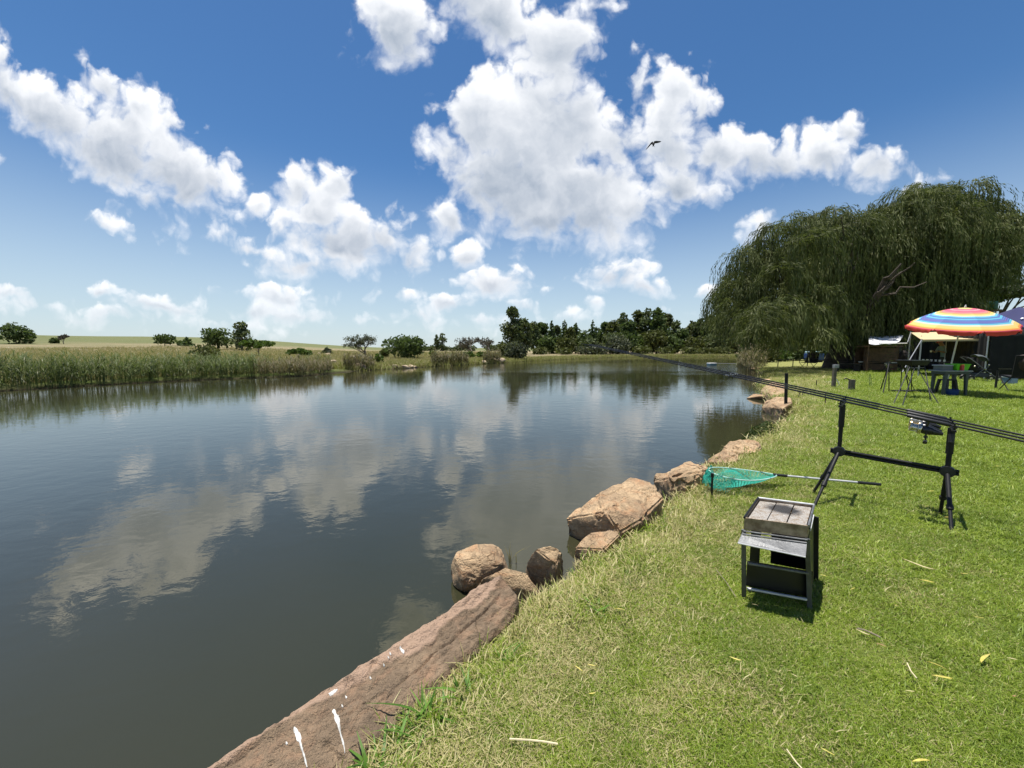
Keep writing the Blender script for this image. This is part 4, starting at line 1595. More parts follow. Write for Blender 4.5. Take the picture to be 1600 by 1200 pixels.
def build_veld():
    rng = np.random.default_rng(9)
    n = 46000
    r = np.exp(rng.uniform(np.log(20), np.log(150), n))
    th = rng.uniform(R(88), R(152), n)
    P = np.stack([r * np.cos(th), r * np.sin(th), 0 * r], 1)
    z, d, lawn = land_height(P)
    P[:, 2] = z
    k = (~lawn) & (d > 2.0)
    P, r = P[k], r[k]
    n = len(P)
    rot = np.stack([rng.normal(size=n) * .1, rng.normal(size=n) * .1, rng.uniform(0, 6.28, n)], 1)
    scl = rng.uniform(.6, 1.3, n) * np.clip(r / 45, .8, 2.6) ** .7
    scatter('veld_grass', P, rot, scl, rng.integers(0, 3, n), [tuft('veld_tuft', 12, .16, .30, .020, 350 + k, M_veld, (.2, 1.0)) for k in range(3)],
            'dry tawny grass on the field across the pond')
    # green and tawny fringe along the far shore
    P, d, lawn, rng = land_points(120000, (-30, 60, 30, 115), 31)
    k = (~lawn) & (d > .05) & (d < 5)
    P = P[k][:7000]
    n = len(P)
    rot = np.stack([rng.normal(size=n) * .1, rng.normal(size=n) * .1, rng.uniform(0, 6.28, n)], 1)
    mg = leaf_mat('shore_grass', (.075, .095, .022), (.185, .195, .055), .3, c3=(.28, .24, .12), f3=.2)
    scatter('shore_grass', P, rot, rng.uniform(1.0, 2.3, n), rng.integers(0, 3, n), [tuft('shore_tuft', 12, .16, .24, .03, 360 + k, mg, (.2, 1.0)) for k in range(3)],
            'green and straw coloured grass on the far shore')


build_veld()


# ================================================================== things on the lawn
M_black = mat('black_metal', (.008, .008, .009), .55, .0, var=.3, scale=30, spec=.35)
M_blackplastic = mat('black_plastic', (.012, .012, .013), .5, var=.3, scale=20)
M_steel = mat('worn_steel', (.19, .195, .20), .5, .35, var=.45, scale=14, bump=.25, bscale=90)
M_steel_brown = mat('heat_tinted_steel', (.40, .315, .22), .55, .45, var=.5, scale=22, col2=(.17, .12, .08), bump=.3, bscale=70)
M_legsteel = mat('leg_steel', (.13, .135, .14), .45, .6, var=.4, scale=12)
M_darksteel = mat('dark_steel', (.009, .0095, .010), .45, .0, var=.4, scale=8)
M_alu = mat('aluminium', (.62, .62, .61), .45, .45, var=.1, scale=20)
M_white = mat('white_plastic', (.78, .78, .76), .5, var=.12, scale=10)
M_greyplastic = mat('grey_plastic', (.26, .28, .29), .5, var=.2, scale=10)
M_greytable = mat('grey_green_plastic', (.045, .06, .058), .5, var=.25, scale=8)
M_canvas = mat('dark_canvas', (.009, .009, .009), .9, var=.4, scale=3, bump=.3, bscale=30)
M_wood = mat('weathered_wood', (.16, .095, .055), .85, var=.5, scale=6, bump=.5, bscale=30)
M_postwood = mat('grey_post_wood', (.15, .13, .10), .9, var=.4, scale=9, bump=.5, bscale=40)
M_blue = mat('blue_plastic', (.015, .05, .20), .45, var=.2, scale=10)
M_red = mat('red_paint', (.45, .035, .02), .4, var=.2, scale=12)
M_lime = mat('lime_plastic', (.12, .52, .02), .45, var=.08, scale=6)
M_tan = mat('tan_cloth', (.50, .33, .14), .9, var=.35, scale=12)
M_skin = mat('skin', (.36, .20, .13), .6, var=.1, scale=20)


def V3(x, y, z):
    return Vector((x, y, z))


# ---------------------------------------------------------------- folding barbecue
def build_braai():
    FL, FR, BR, BL = V3(1.224, 1.952, 0), V3(1.490, 1.858, 0), V3(1.722, 2.118, 0), V3(1.470, 2.222, 0)
    up = V3(0, 0, 1)
    gz0 = ground_z(1.45, 2.0)
    root = thing('folding_barbecue', 'small folding steel barbecue with sooty grid and fold out front tray on the lawn', 'barbecue', (1.47, 2.03, gz0))
    c = (FL + FR + BR + BL) / 4

    def inset(p, k):
        return p + (c - p) * k
    z0, z1, th = .352, .418, .035
    q = [FL, FR, BR, BL]
    mb = MB()
    for i in range(4):
        a, b = q[i], q[(i + 1) % 4]
        ai, bi = inset(a, th), inset(b, th)
        mb.hexa([a + up * z0, b + up * z0, bi + up * z0, ai + up * z0, a + up * z1, b + up * z1, bi + up * z1, ai + up * z1])
    mb.hexa([inset(p, th) + up * z0 for p in q] + [inset(p, th) + up * (z0 + .006) for p in q])
    mb.build('fire_box', M_steel_brown, root, bevel=.002)
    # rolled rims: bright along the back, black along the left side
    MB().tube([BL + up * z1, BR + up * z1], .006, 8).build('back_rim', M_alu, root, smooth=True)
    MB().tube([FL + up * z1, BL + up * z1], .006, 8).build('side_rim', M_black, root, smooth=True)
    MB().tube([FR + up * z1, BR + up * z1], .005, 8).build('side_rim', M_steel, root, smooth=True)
    # three grid plates
    gm = bpy.data.materials.new('expanded_mesh')
    gm.use_nodes = True
    N = NT(gm.node_tree)
    bs = N.n['Principled BSDF']
    pos = N.new('ShaderNodeNewGeometry').outputs['Position']
    dirx = (FR - FL).normalized()
    diry = (BL - FL).normalized()
    uu = N.v('DOT_PRODUCT', pos, tuple(dirx), out='Value')
    vv = N.v('DOT_PRODUCT', pos, tuple(diry), out='Value')
    s1 = N.m('SINE', N.m('MULTIPLY', N.m('ADD', uu, vv), 620.))
    s2 = N.m('SINE', N.m('MULTIPLY', N.m('SUBTRACT', uu, vv), 620.))
    wire = N.mr(N.m('MAXIMUM', s1, s2), .1, .75)
    dx = N.v('SUBTRACT', pos, (1.525, 2.085, .41))
    sq = N.v('MULTIPLY', dx, (1., 1.15, 0.))
    soot = N.mr(N.m('ADD', N.v('LENGTH', sq, out='Value'), N.m('MULTIPLY', N.m('SUBTRACT', N.noise(pos, 40, 4, .6), .5), .055)), .056, .104, 1., 0.)
    rust = N.noise(pos, 55, 5, .65)
    c0 = N.mix(N.mr(rust, .45, .66), (.58, .55, .50), (.34, .24, .15))
    c0 = N.mix(N.mr(N.noise(pos, 160, 3, .6), .58, .68, 0., .7), c0, (.07, .045, .03))
    c0 = N.mix(wire, (.12, .10, .08), c0)
    c0 = N.mix(N.m('MULTIPLY', soot, .93), c0, (.012, .011, .010))
    N.put(bs.inputs['Base Color'], c0)
    bs.inputs['Metallic'].default_value = .1
    bs.inputs['Roughness'].default_value = .55
    bp = N.new('ShaderNodeBump')
    bp.inputs['Strength'].default_value = .8
    bp.inputs['Distance'].default_value = .003
    N.put(bp.inputs['Height'], wire)
    N.put(bs.inputs['Normal'], bp.outputs[0])
    iq = [inset(p, .065) for p in q]
    for k in range(3):
        t0, t1 = k / 3 + .010, (k + 1) / 3 - .010
        a, b = iq[0].lerp(iq[1], t0), iq[0].lerp(iq[1], t1)
        d, e = iq[3].lerp(iq[2], t0), iq[3].lerp(iq[2], t1)
        zz = up * (.404 + .002 * (k == 1))
        m = MB().hexa([a + zz - up * .004, b + zz - up * .004, e + zz - up * .004, d + zz - up * .004, a + zz, b + zz, e + zz, d + zz])
        m.build('grid_plate', gm, root)
    # ledge strips and tray in front
    out = ((FL - BL) + (FR - BR)).normalized()
    for k, (o, z, w) in enumerate([(.006, .347, .014), (.022, .336, .012)]):
        a, b = FL + out * o + up * z, FR + out * o + up * z
        MB().bar(a, b, w, .006).build('ledge_strip', M_steel, root, bevel=.002)
    T0, T1 = V3(1.165, 1.900, .305), V3(1.412, 1.765, .305)
    a, b = FL + out * .03 + up * .331, FR + out * .03 + up * .331
    MB().plate([T0, T1, b, a], .003).build('front_tray', M_steel, root)
    MB().tube([T0, T1], .0035, 6).build('tray_lip', M_alu, root, smooth=True)
    MB().plate([T0, a, FL + up * .345, FL + up * .336], .003).build('tray_cheek', M_steel, root)
    # legs: flat folded strips
    feet = [V3(1.246, 1.952, gz0), V3(1.522, 1.852, gz0), V3(1.742, 2.112, gz0), V3(1.476, 2.232, gz0)]
    for k, (p, f) in enumerate(zip(q, feet)):
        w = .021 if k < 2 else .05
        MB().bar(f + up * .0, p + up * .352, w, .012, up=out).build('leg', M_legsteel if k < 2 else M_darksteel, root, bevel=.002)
    fl, fr = feet[0], feet[1]
    for z, m in ((.055, M_alu), (.195, M_steel)):
        MB().bar(fl.lerp(fr, .04) + up * z + out * .004, fr.lerp(fl, .05) + up * z + out * .004, .014, .010).build('front_rail', m, root, bevel=.002)
    ins = -out * .035
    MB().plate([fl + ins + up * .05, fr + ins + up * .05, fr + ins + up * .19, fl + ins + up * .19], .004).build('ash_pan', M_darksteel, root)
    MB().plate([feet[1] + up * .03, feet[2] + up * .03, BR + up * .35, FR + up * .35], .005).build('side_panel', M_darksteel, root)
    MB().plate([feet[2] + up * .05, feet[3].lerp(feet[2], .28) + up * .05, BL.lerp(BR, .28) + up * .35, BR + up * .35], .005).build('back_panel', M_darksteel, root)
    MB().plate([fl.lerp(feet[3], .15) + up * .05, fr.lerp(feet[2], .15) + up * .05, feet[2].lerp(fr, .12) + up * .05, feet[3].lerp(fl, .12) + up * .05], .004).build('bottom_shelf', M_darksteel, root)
    side = (BR - FR).normalized()
    for k in range(3):
        p = FR + side * (.05 + .10 * k) + up * .385 + V3(side.y, -side.x, 0) * .004
        MB().ell(p, (.006, .006, .006), 8, 5).build('rivet', M_steel, root, smooth=True)
    MB().bar(FR + side * .03 + up * .39 + V3(side.y, -side.x, 0) * .008, FR + side * .20 + up * .405 + V3(side.y, -side.x, 0) * .008, .014, .005, up=(side.y, -side.x, 0)).build('latch', M_alu, root)


build_braai()

# ---------------------------------------------------------------- rod pod with three rods
PF, PR = V3(2.92, 3.36, 0), V3(3.37, 2.90, 0)
RODAX = V3(-.45, .46, .125).normalized()
RODB = V3(.714, .70, 0)


def build_pod():
    up = V3(0, 0, 1)
    root = thing('rod_pod', 'black metal rod pod on splayed legs holding three long fishing rods', 'rod pod', (3.14, 3.13, 0))
    zf, zr = .395, .36
    ax = (PF - PR).normalized()
    a, b = PR - ax * .06 + up * (zr - .0), PF + ax * .06 + up * (zf + .0)
    for s in (-1, 1):
        MB().tube([a + up * .012 * s, b + up * .012 * s], .0120, 10).build('crossbar', M_black, root, smooth=True)
    tops = []
    for p, z, zt, feet in ((PF, zf, .815, (V3(2.56, 3.15, 0), V3(2.80, 3.47, 0))), (PR, zr, .70, (V3(3.18, 2.67, 0), V3(3.44, 2.98, 0)))):
        st = MB().tube([p + up * (z - .02), p + up * (zt - .16)], .0155, 10)
        st.tube([p + up * (zt - .20), p + up * zt], .0215, 10)
        st.build('upright', M_black, root, smooth=True)
        MB().lathe([(.0, -.026), (.042, -.024), (.046, 0), (.042, .024), (0, .026)], p + up * z, 20, Matrix((RODAX, V3(0, 0, 1).cross(RODAX) if False else RODAX.cross(RODB), RODB)).transposed(), cap=False).build('joint_disc', M_blackplastic, root, smooth=True)
        MB().tube([p + up * (zt - .16), p + up * (zt - .16) + RODB * .045], [.012, .014], 8).build('clamp_knob', M_blackplastic, root, smooth=True)
        for f in feet:
            f = f + up * ground_z(f.x, f.y)
            s = p + up * z
            leg = MB().tube([s, s.lerp(f, .62)], .0150, 10)
            leg.tube([s.lerp(f, .60), s.lerp(f, .985)], .0115, 10)
            leg.tube([s.lerp(f, .57), s.lerp(f, .64)], .0200, 10)
            lo = leg.build('leg', M_black, root, smooth=True)
            MB().tube([s.lerp(f, .97), f - up * .01], [.013, .011], 8).build('foot', M_blackplastic, lo, smooth=True)
            MB().tube([s.lerp(f, .60), s.lerp(f, .60) + RODB * .035], [.007, .010], 8).build('leg_knob', M_blackplastic, lo, smooth=True)
        zb = up * (zt + .006)
        bar = MB().bar(p - RODB * .215 + zb, p + RODB * .215 + zb, .022, .016)
        bo = bar.build('buzz_bar', M_black, root, bevel=.003)
        for k in (-1, 0, 1):
            r0 = p + RODB * .185 * k + zb
            m = MB().tube([r0, r0 + up * .02], .008, 8)
            m.bar(r0 + up * .022 - RODB * .014, r0 + up * .022 + RODB * .014, .03, .008)
            m.tube([r0 + up * .02 - RODB * .014, r0 + up * .055 - RODB * .017], .005, 6).tube([r0 + up * .02 + RODB * .014, r0 + up * .055 + RODB * .017], .005, 6)
            m.build('rod_rest', M_blackplastic, root, smooth=True)
    MB().tube([PR + up * .655 - RODB * .03, PR + up * .595 - RODB * .05], [.018, .014], 10).build('clamp_knob', M_blackplastic, root, smooth=True)


build_pod()
M_blank = mat('carbon_blank', (.016, .016, .018), .22, .0, var=.2, scale=40, spec=.7)
M_cork = mat('grip_foam', (.020, .020, .021), .8, var=.3, scale=60)
M_gold = mat('spool_gold', (.50, .36, .16), .3, .9, var=.2, scale=30)
M_reel = mat('reel_body', (.03, .03, .032), .3, .3, var=.2, scale=40)
M_silver = mat('reel_silver', (.60, .56, .46), .25, .9, var=.15, scale=40)


def build_rod(label, k, spool_m, off, tipx):
    up = V3(0, 0, 1)
    o = PR + RODB * .185 * k + up * .742
    root = thing('fishing_rod', label, 'fishing rod', o, 0, 'carp rods on the pod')

    def at(s):
        sag = -.018 * max(0, s - .8) ** 1.5 * .25
        return o + RODAX * s + up * sag + RODB * tipx * max(0, s - .65)
    L = 3.40 + off
    S = np.linspace(.42, L, 26)
    MB().tube([at(s) for s in S], [float(np.interp(s, [.42, 1.6, L], [.0085, .0065, .0030])) for s in S], 8).build('blank', M_blank, root, smooth=True)
    MB().tube([at(-.78), at(-.76), at(-.45), at(-.44), at(-.10), at(.42)], [.011, .0125, .0125, .0075, .0075, .0066], 10).build('handle', M_cork, root, smooth=True)
    MB().tube([at(.02), at(.03), at(.24), at(.25)], [.011, .0145, .0145, .011], 10).build('reel_seat', M_blackplastic, root, smooth=True)
    for s in (1.55, 1.57):
        MB().tube([at(s), at(s + .012)], .0078, 8).build('joint_ring', M_silver, root, smooth=True)
    for s, r in ((.95, .020), (1.55, .016), (2.05, .012), (2.5, .009), (2.9, .007), (3.2, .005)):
        c = at(s) - up * (r + .010)
        n = RODAX
        e1 = RODB
        e2 = n.cross(e1).normalized()
        ring = [c + (e1 * math.cos(a) + e2 * math.sin(a)) * r for a in np.linspace(0, 2 * math.pi, 13)]
        g = MB().tube(ring, .0018, 5, caps=False)
        g.tube([at(s - .02), c + e2 * r * .0 + up * r * .8, at(s + .015)], .0018, 5)
        g.build('line_guide', M_black, root, smooth=True)
    # spinning reel hanging below its seat
    rc = at(.13) - up * .085
    dn = -(RODAX.cross(RODB)).normalized()
    dn = dn if dn.z < 0 else -dn
    dn = Matrix.Rotation(R(24 * k + 6), 3, RODAX) @ dn
    side = dn.cross(RODAX)
    MB().tube([at(.08), at(.18)], .009, 6).tube([at(.13), at(.13) + dn * .05, at(.12) + dn * .07], [.009, .008, .013], 8).build('reel_foot', M_reel, root, smooth=True)
    c = at(.12) + dn * .085
    M = Matrix((side, RODAX, dn)).transposed()
    body = MB().ell(c, (.030, .050, .034), 14, 10, M)
    body.tube([c - RODAX * .03, c - RODAX * .085], [.026, .012], 12)
    rb = body.build('reel_body', M_reel, root, smooth=True)
    ring = [(.016, 0), (.034, .004), (.037, .012), (.029, .016), (.029, .040), (.036, .044), (.034, .052), (.012, .056)]
    M2 = Matrix((side, dn, RODAX)).transposed()
    MB().lathe(ring, c + RODAX * .040, 20, M2).build('spool', spool_m, rb, smooth=True)
    MB().lathe([(.040, 0), (.042, .006), (.040, .016)], c + RODAX * .030, 20, M2).build('rotor', M_silver, rb, smooth=True)
    bail = [c + RODAX * (.05 + .045 * math.sin(a)) + (side * math.cos(a) * .05) + dn * .02 * math.sin(a) for a in np.linspace(0, math.pi, 11)]
    MB().tube(bail, .0022, 6).build('bail_wire', M_silver, rb, smooth=True)
    h0 = c - side * .03
    h1 = h0 - side * .02 + dn * .065 - RODAX * .01
    MB().tube([h0, h0 - side * .02, h1], .0045, 8).tube([h1, h1 - side * .03], [.011, .013], 10).build('reel_handle', M_reel, rb, smooth=True)


build_rod('fishing rod farthest from the camera on the black pod, top line of the three', 1, M_silver, .02, -.040)
build_rod('middle one of the three fishing rods on the black pod', 0, M_gold, -.02, .0)
build_rod('fishing rod nearest the camera on the black pod, lowest line of the three', -1, M_silver, .05, .036)


# ---------------------------------------------------------------- landing net
def build_net():
    up = V3(0, 0, 1)
    P0 = gz(1212, 742, .06)         # spreader block
    A = gz(1114, 739, .11)         # far end of the hoop
    root = thing('landing_net', 'green mesh landing net lying on the lawn with a silver handle', 'landing net', (2.3, 3.85, 0))
    ax = (A - P0)
    L = ax.length
    ax.normalize()
    sd = V3(-ax.y, ax.x, 0).normalized()
    if sd.y < 0:
        sd = -sd

    def hoop(t, k=1.0):
        a = t * 2 * math.pi
        x = L * .5 * (1 - math.cos(a))
        w = .18 * math.sin(a) * (1 - .5 * math.cos(a))
        return P0 + ax * (L * .5 + (x - L * .5) * k) + sd * w * k
    MB().tube([hoop(t) for t in np.linspace(0, 1, 41)], .0055, 8, caps=False).build('hoop', mat('hoop_green', (.42, .62, .55), .4, var=.2, scale=20), root, smooth=True)
    Hn = gz(1376, 757, .03)
    hd = (Hn - P0).normalized()
    hl = (Hn - P0).length
    MB().tube([P0 - hd * .02, P0 + hd * .10], [.014, .013], 10).build('spreader_block', M_blackplastic, root, smooth=True)
    MB().tube([P0 + hd * .09, P0 + hd * (hl - .17)], .0105, 12).build('handle', M_alu, root, smooth=True)
    MB().tube([P0 + hd * (hl - .19), P0 + hd * (hl - .01), P0 + hd * hl], [.0145, .0145, .012], 12).build('grip', M_blackplastic, root, smooth=True)
    # bag: knotted mesh that sags from the hoop on to the grass, bunched at the far end
    mm = mat('net_cord', (.03, .40, .30), .6, var=.25, scale=15)
    centre = P0 + ax * L * .62

    def bag(t, r):
        h = hoop(t)
        g = ground_z(h.x, h.y) + .035
        c = V3(centre.x, centre.y, 0)
        p = c + (V3(h.x, h.y, 0) - c) * (1 - r)
        far = (p - V3(P0.x, P0.y, 0)).dot(ax) / L
        p += ax * .14 * r * (1 - r) * 2.2 + sd * .10 * r * max(0, far - .2)
        z = h.z + (g - h.z) * (1 - (1 - r) ** 3.0)
        z += .035 * max(0, float(fbm(np.array([[p.x * 9, p.y * 9, 1.0]]), 3)[0])) * (r > .08)
        z += .085 * math.exp(-((far - .50) / .26) ** 2) * math.sin(math.pi * min(1, r * 1.05)) * max(0, math.sin(t * 2 * math.pi) * (1 if (hoop(.25) - P0).dot(sd) > 0 else -1) + .15)
        if far > .8:
            z -= .04 * (far - .8) * 5 * (r > .0) * (1 - r)
        return V3(p.x, p.y, max(g, z))
    V, F = [], []

    def cord(pts, w=.0024):
        b = len(V)
        for i, p in enumerate(pts):
            d = (pts[min(i + 1, len(pts) - 1)] - pts[max(0, i - 1)]).normalized()
            s = d.cross(up)
            s = s.normalized() if s.length > 1e-3 else V3(1, 0, 0)
            V.extend([p - s * w, p + s * w, p + up * w * 1.4])
        for i in range(len(pts) - 1):
            a = b + 3 * i
            F.extend([(a, a + 1, a + 4, a + 3), (a + 1, a + 2, a + 5, a + 4), (a + 2, a, a + 3, a + 5)])
    na = 58
    for k in range(na):
        for s in (-1, 1):
            cord([bag((k / na + s * r * .17) % 1.0, r ** 1.1 * .93) for r in np.linspace(0, 1, 17)])
    # the slack end that spills over the rock side
    for k in range(30):
        t0 = .36 + .28 * k / 29
        a = hoop(t0)
        for s in (-1, 1):
            pts = []
            for q in np.linspace(0, 1, 8):
                t = t0 + s * .05 * q
                h = hoop(t)
                p = h + ax * .06 * q + V3(0, 0, -.11 * q + .03 * math.sin(q * 9 + k))
                p.z = max(p.z, ground_z(p.x, p.y) + .02)
                pts.append(p)
            cord(pts)
    o = root.matrix_basis.translation
    me = np_mesh('net_bag', [v - o for v in V], F, [mm])
    tag(link(bpy.data.objects.new('net_bag', me), root), kind='stuff')


build_net()


def stick(name, label, px, py, top, r, m, cat, seg=8, headed=False, group=None, lean=0.):
    """An upright rod in the ground: foot at (px, py), top edge at photo row `top`."""
    p = gz(px, py, 0)
    p.z = ground_z(p.x, p.y)
    q = gy(px + lean, top, p.y)
    root = thing(name, label, cat, p, 0, group)
    MB().tube([p - V3(0, 0, .08), V3(q.x, q.y, q.z)], r, seg).build('shaft', m, root, smooth=True)
    if headed:
        MB().tube([q - V3(0, 0, .015), q + V3(0, 0, .02)], r * 1.6, seg).build('head', m, root, smooth=True)
    return root, p, q


stick('bank_stick', 'short black bank stick propping up the green landing net', 1113, 768, 743, .009, M_black, 'bank stick', headed=True)
stick('marker_post', 'black round post at the shore beside the pinkish boulders', 1229, 627, 583, .036, M_black, 'post', 12)
stick('thin_stake', 'thin dark stake in the lawn below the fishing rods near the shore', 1290, 629, 615, .010, M_black, 'stake')
stick('thin_stake', 'thin dark stake left of the tall grey post', 1276, 604, 594, .012, M_black, 'stake')
stick('wire_stake', 'left one of two thin green wire stakes in the lawn', 1359, 605, 584, .008, mat('green_wire', (.04, .12, .05), .5), 'stake', lean=-1)
stick('wire_stake', 'right one of two thin green wire stakes in the lawn', 1361.5, 606, 584, .008, mat('green_wire', (.04, .12, .05), .5), 'stake', lean=-1)


def build_posts():
    p = gz(1302, 606, 0)
    root = thing('tap_post', 'slim grey post with a pale box on top standing in the lawn', 'post', p)
    MB().box(p + V3(0, 0, .33), (.09, .09, .72)).build('post', M_postwood, root, bevel=.006)
    MB().box(p + V3(.03, 0, .73), (.15, .11, .11)).build('box', M_greyplastic, root, bevel=.01)
    MB().tube([p + V3(.05, -.05, .30), p + V3(.14, -.06, .12), p + V3(.05, -.05, .02)], .014, 8).build('pipe', M_white, root, smooth=True)
    a, b = gz(1290, 597, .03), gz(1312, 597, .03)
    o = MB().tube([a, a.lerp(b, .5), b], .016, 8).build('white_pipe', M_white, None, smooth=True, origin=a)
    tag(o, 'short white pipe lying across the lawn behind the slim grey post', 'pipe')
    p = gz(1330, 611, 0)
    root = thing('tap_stump', 'stout short grey stump with a little side arm in the lawn', 'post', p)
    MB().tube([p - V3(0, 0, .1), p + V3(0, 0, .36)], .085, 12).build('stump', M_postwood, root, smooth=True)
    MB().tube([p + V3(-.02, 0, .34), p + V3(-.20, 0, .40), p + V3(-.26, 0, .37)], .016, 8).build('side_arm', M_black, root, smooth=True)
    p = gz(1292, 577, 0)
    root = thing('tan_bag', 'small tan cloth bag standing in the shade under the willow', 'bag', p)
    MB().lathe([(.16, 0), (.22, .06), (.23, .25), (.17, .40), (.08, .46), (.10, .52)], p, 14).build('sack', M_tan, root, smooth=True)
    MB().tube([p + V3(-.06, 0, .47), p + V3(0, 0, .60), p + V3(.06, 0, .47)], .012, 6).build('strap', M_tan, root, smooth=True)


build_posts()


# ---------------------------------------------------------------- standing grill on crossed legs
def build_stand_grill():
    p = gz(1428, 622, 0)
    Y = p.y
    root = thing('standing_grill', 'black tray grill on tall thin folding legs in front of the tents', 'barbecue', p)
    c = gy(1427, 566, Y)
    M = Matrix.Rotation(R(8), 3, 'Z')
    w, d = .60, .36
    lo = [c + M @ V3(x * w * .40, y * d * .40, -.08) for x, y in ((-1, -1), (1, -1), (1, 1), (-1, 1))]
    hi = [c + M @ V3(x * w * .5, y * d * .5, .055) for x, y in ((-1, -1), (1, -1), (1, 1), (-1, 1))]
    m = MB()
    for i in range(4):
        a, b = i, (i + 1) % 4
        m.plate([lo[a], lo[b], hi[b], hi[a]], .008)
    m.hexa(lo + [v + V3(0, 0, .006) for v in lo])
    m.build('tray', M_black, root)
    g = MB()
    for k in range(12):
        t = (k + .5) / 12
        g.tube([hi[0].lerp(hi[1], t) - V3(0, 0, .006), hi[3].lerp(hi[2], t) - V3(0, 0, .006)], .004, 5)
    g.build('grate', M_darksteel, root)
    MB().bar(hi[0], hi[1], .016, .014).bar(hi[3], hi[2], .016, .014).build('rim', M_steel, root)
    tops = [c + M @ V3(x * .22, y * .10, -.08) for x, y in ((-1, -1), (-1, 1), (1, -1), (1, 1), (-.3, -1), (.4, 1))]
    feet = [gz(1396, 630, 0), gz(1409, 636, 0), gz(1455, 629, 0), gz(1468, 633, 0), gz(1430, 611, 0), gz(1424, 612, 0)]
    order = [(0, 0), (4, 1), (2, 2), (3, 3), (1, 4), (5, 5)]
    for t, f in order:
        fp = feet[f]
        fp.z = ground_z(fp.x, fp.y)
        MB().tube([tops[t], fp], .011, 6).build('leg', M_black, root, smooth=True)
    MB().bar(tops[0] - V3(0, 0, .06), tops[2] - V3(0, 0, .06), .02, .02).build('stretcher', M_steel, root)
    # second folding frame behind, with a sagging sling
    p = gz(1392, 614, 0)
    root = thing('folding_stand', 'black folding stand with splayed legs left behind the tray grill', 'stand', p)
    Y = p.y
    t0, t1 = gy(1389, 568, Y), gy(1412, 568, Y)
    MB().bar(t0, t1, .04, .03).build('top_bar', M_black, root)
    for (a, f) in ((t0, gz(1375, 612, 0)), (t0, gz(1379.5, 616, 0)), (t1, gz(1421, 612, 0))):
        MB().tube([a, f], .014, 6).build('leg', M_black, root, smooth=True)
    q = [gy(1389, 575, Y), gy(1409, 575, Y), gy(1407, 611, Y), gy(1389, 611, Y)]
    fr = MB()
    for i in range(4):
        fr.tube([q[i], q[(i + 1) % 4]], .012, 6)
    fr.build('frame', M_black, root)
    MB().box(gy(1413, 612, Y) + V3(.1, 0, .02), (.7, .3, .04)).build('foot_plate', M_black, root)


build_stand_grill()


# ---------------------------------------------------------------- table and what stands on and under it
def build_table():
    p = gz(1481, 618, 0)
    root = thing('plastic_table', 'dark grey green plastic table under the rainbow umbrella', 'table', p)
    x0, x1, y0, y1 = p.x - .36, p.x + .37, p.y - .21, p.y + .22
    z = .72
    MB().box((p.x, p.y, z - .02), (.76, .46, .035)).build('tabletop', M_greyplastic, root, bevel=.01)
    MB().box((p.x, p.y, z - .075), (.68, .38, .07)).build('apron', M_greytable, root, bevel=.01)
    for x in (x0 + .08, x1 - .08):
        for y in (y0 + .07, y1 - .07):
            sx = 1 if x > p.x else -1
            MB().hexa([V3(x + sx * .03 - .025, y - .025, 0), V3(x + sx * .03 + .025, y - .025, 0), V3(x + sx * .03 + .025, y + .025, 0), V3(x + sx * .03 - .025, y + .025, 0),
                       V3(x - .04, y - .035, z - .04), V3(x + .04, y - .035, z - .04), V3(x + .04, y + .035, z - .04), V3(x - .04, y + .035, z - .04)]).build('leg', M_greytable, root, bevel=.008)
    # lime tub
    c = V3(p.x + .17, p.y - .02, z)
    t = thing('green_tub', 'bright lime green plastic tub on the table', 'tub', c)
    w, d, h = .37, .27, .17
    lo = [c + V3(x * w * .42, y * d * .42, 0) for x, y in ((-1, -1), (1, -1), (1, 1), (-1, 1))]
    hi = [c + V3(x * w * .52, y * d * .52, h) for x, y in ((-1, -1), (1, -1), (1, 1), (-1, 1))]
    m = MB()
    for i in range(4):
        a, b = i, (i + 1) % 4
        m.plate([lo[a], lo[b], hi[b], hi[a]], .008)
    m.hexa(lo + [v + V3(0, 0, .008) for v in lo])
    m.build('basin', M_lime, t)
    r = MB()
    for i in range(4):
        r.bar(hi[i], hi[(i + 1) % 4], .035, .012)
    r.build('rim', M_lime, t)
    # grey box
    c = V3(p.x - .19, p.y + .02, z)
    t = thing('grey_box', 'low grey plastic storage box on the left half of the table', 'box', c)
    MB().box(c + V3(0, 0, .06), (.30, .24, .12)).build('tray', mat('dark_grey_plastic', (.11, .125, .14), .5, var=.2), t, bevel=.012)
    MB().box(c + V3(-.02, 0, .135), (.33, .27, .03)).build('lid', mat('light_grey_plastic', (.33, .36, .40), .45, var=.1), t, bevel=.01)
    c = V3(p.x + .12, p.y - .17, z)
    t = thing('red_tin', 'small red tin in front of the green tub', 'tin', c)
    MB().lathe([(.045, 0), (.045, .13), (.040, .14)], c, 14).build('can', M_red, t, smooth=True)
    MB().lathe([(.041, 0), (.044, .02), (.025, .03)], c + V3(0, 0, .14), 14).build('lid', mat('orange_lid', (.6, .2, .03), .5), t, smooth=True)
    # stool and blue basin below
    q = V3(p.x + .05, p.y + .10, 0)
    t = thing('black_stool', 'black plastic stool standing under the table', 'stool', q)
    MB().box(q + V3(0, 0, .44), (.28, .26, .04)).build('seat', M_blackplastic, t, bevel=.01)
    for x in (-1, 1):
        for y in (-1, 1):
            MB().bar(q + V3(x * .16, y * .15, 0), q + V3(x * .11, y * .10, .43), .06, .05, up=(0, 1, 0)).build('leg', M_blackplastic, t)
    q = V3(p.x - .04, p.y - .10, 0)
    t = thing('blue_basin', 'dark blue round basin on the grass under the table', 'basin', q)
    MB().lathe([(.12, 0), (.135, .02), (.16, .17), (.172, .18), (.165, .185), (.15, .17), (.125, .03), (0, .025)], q, 20, cap=False).build('basin', M_blue, t, smooth=True)


build_table()


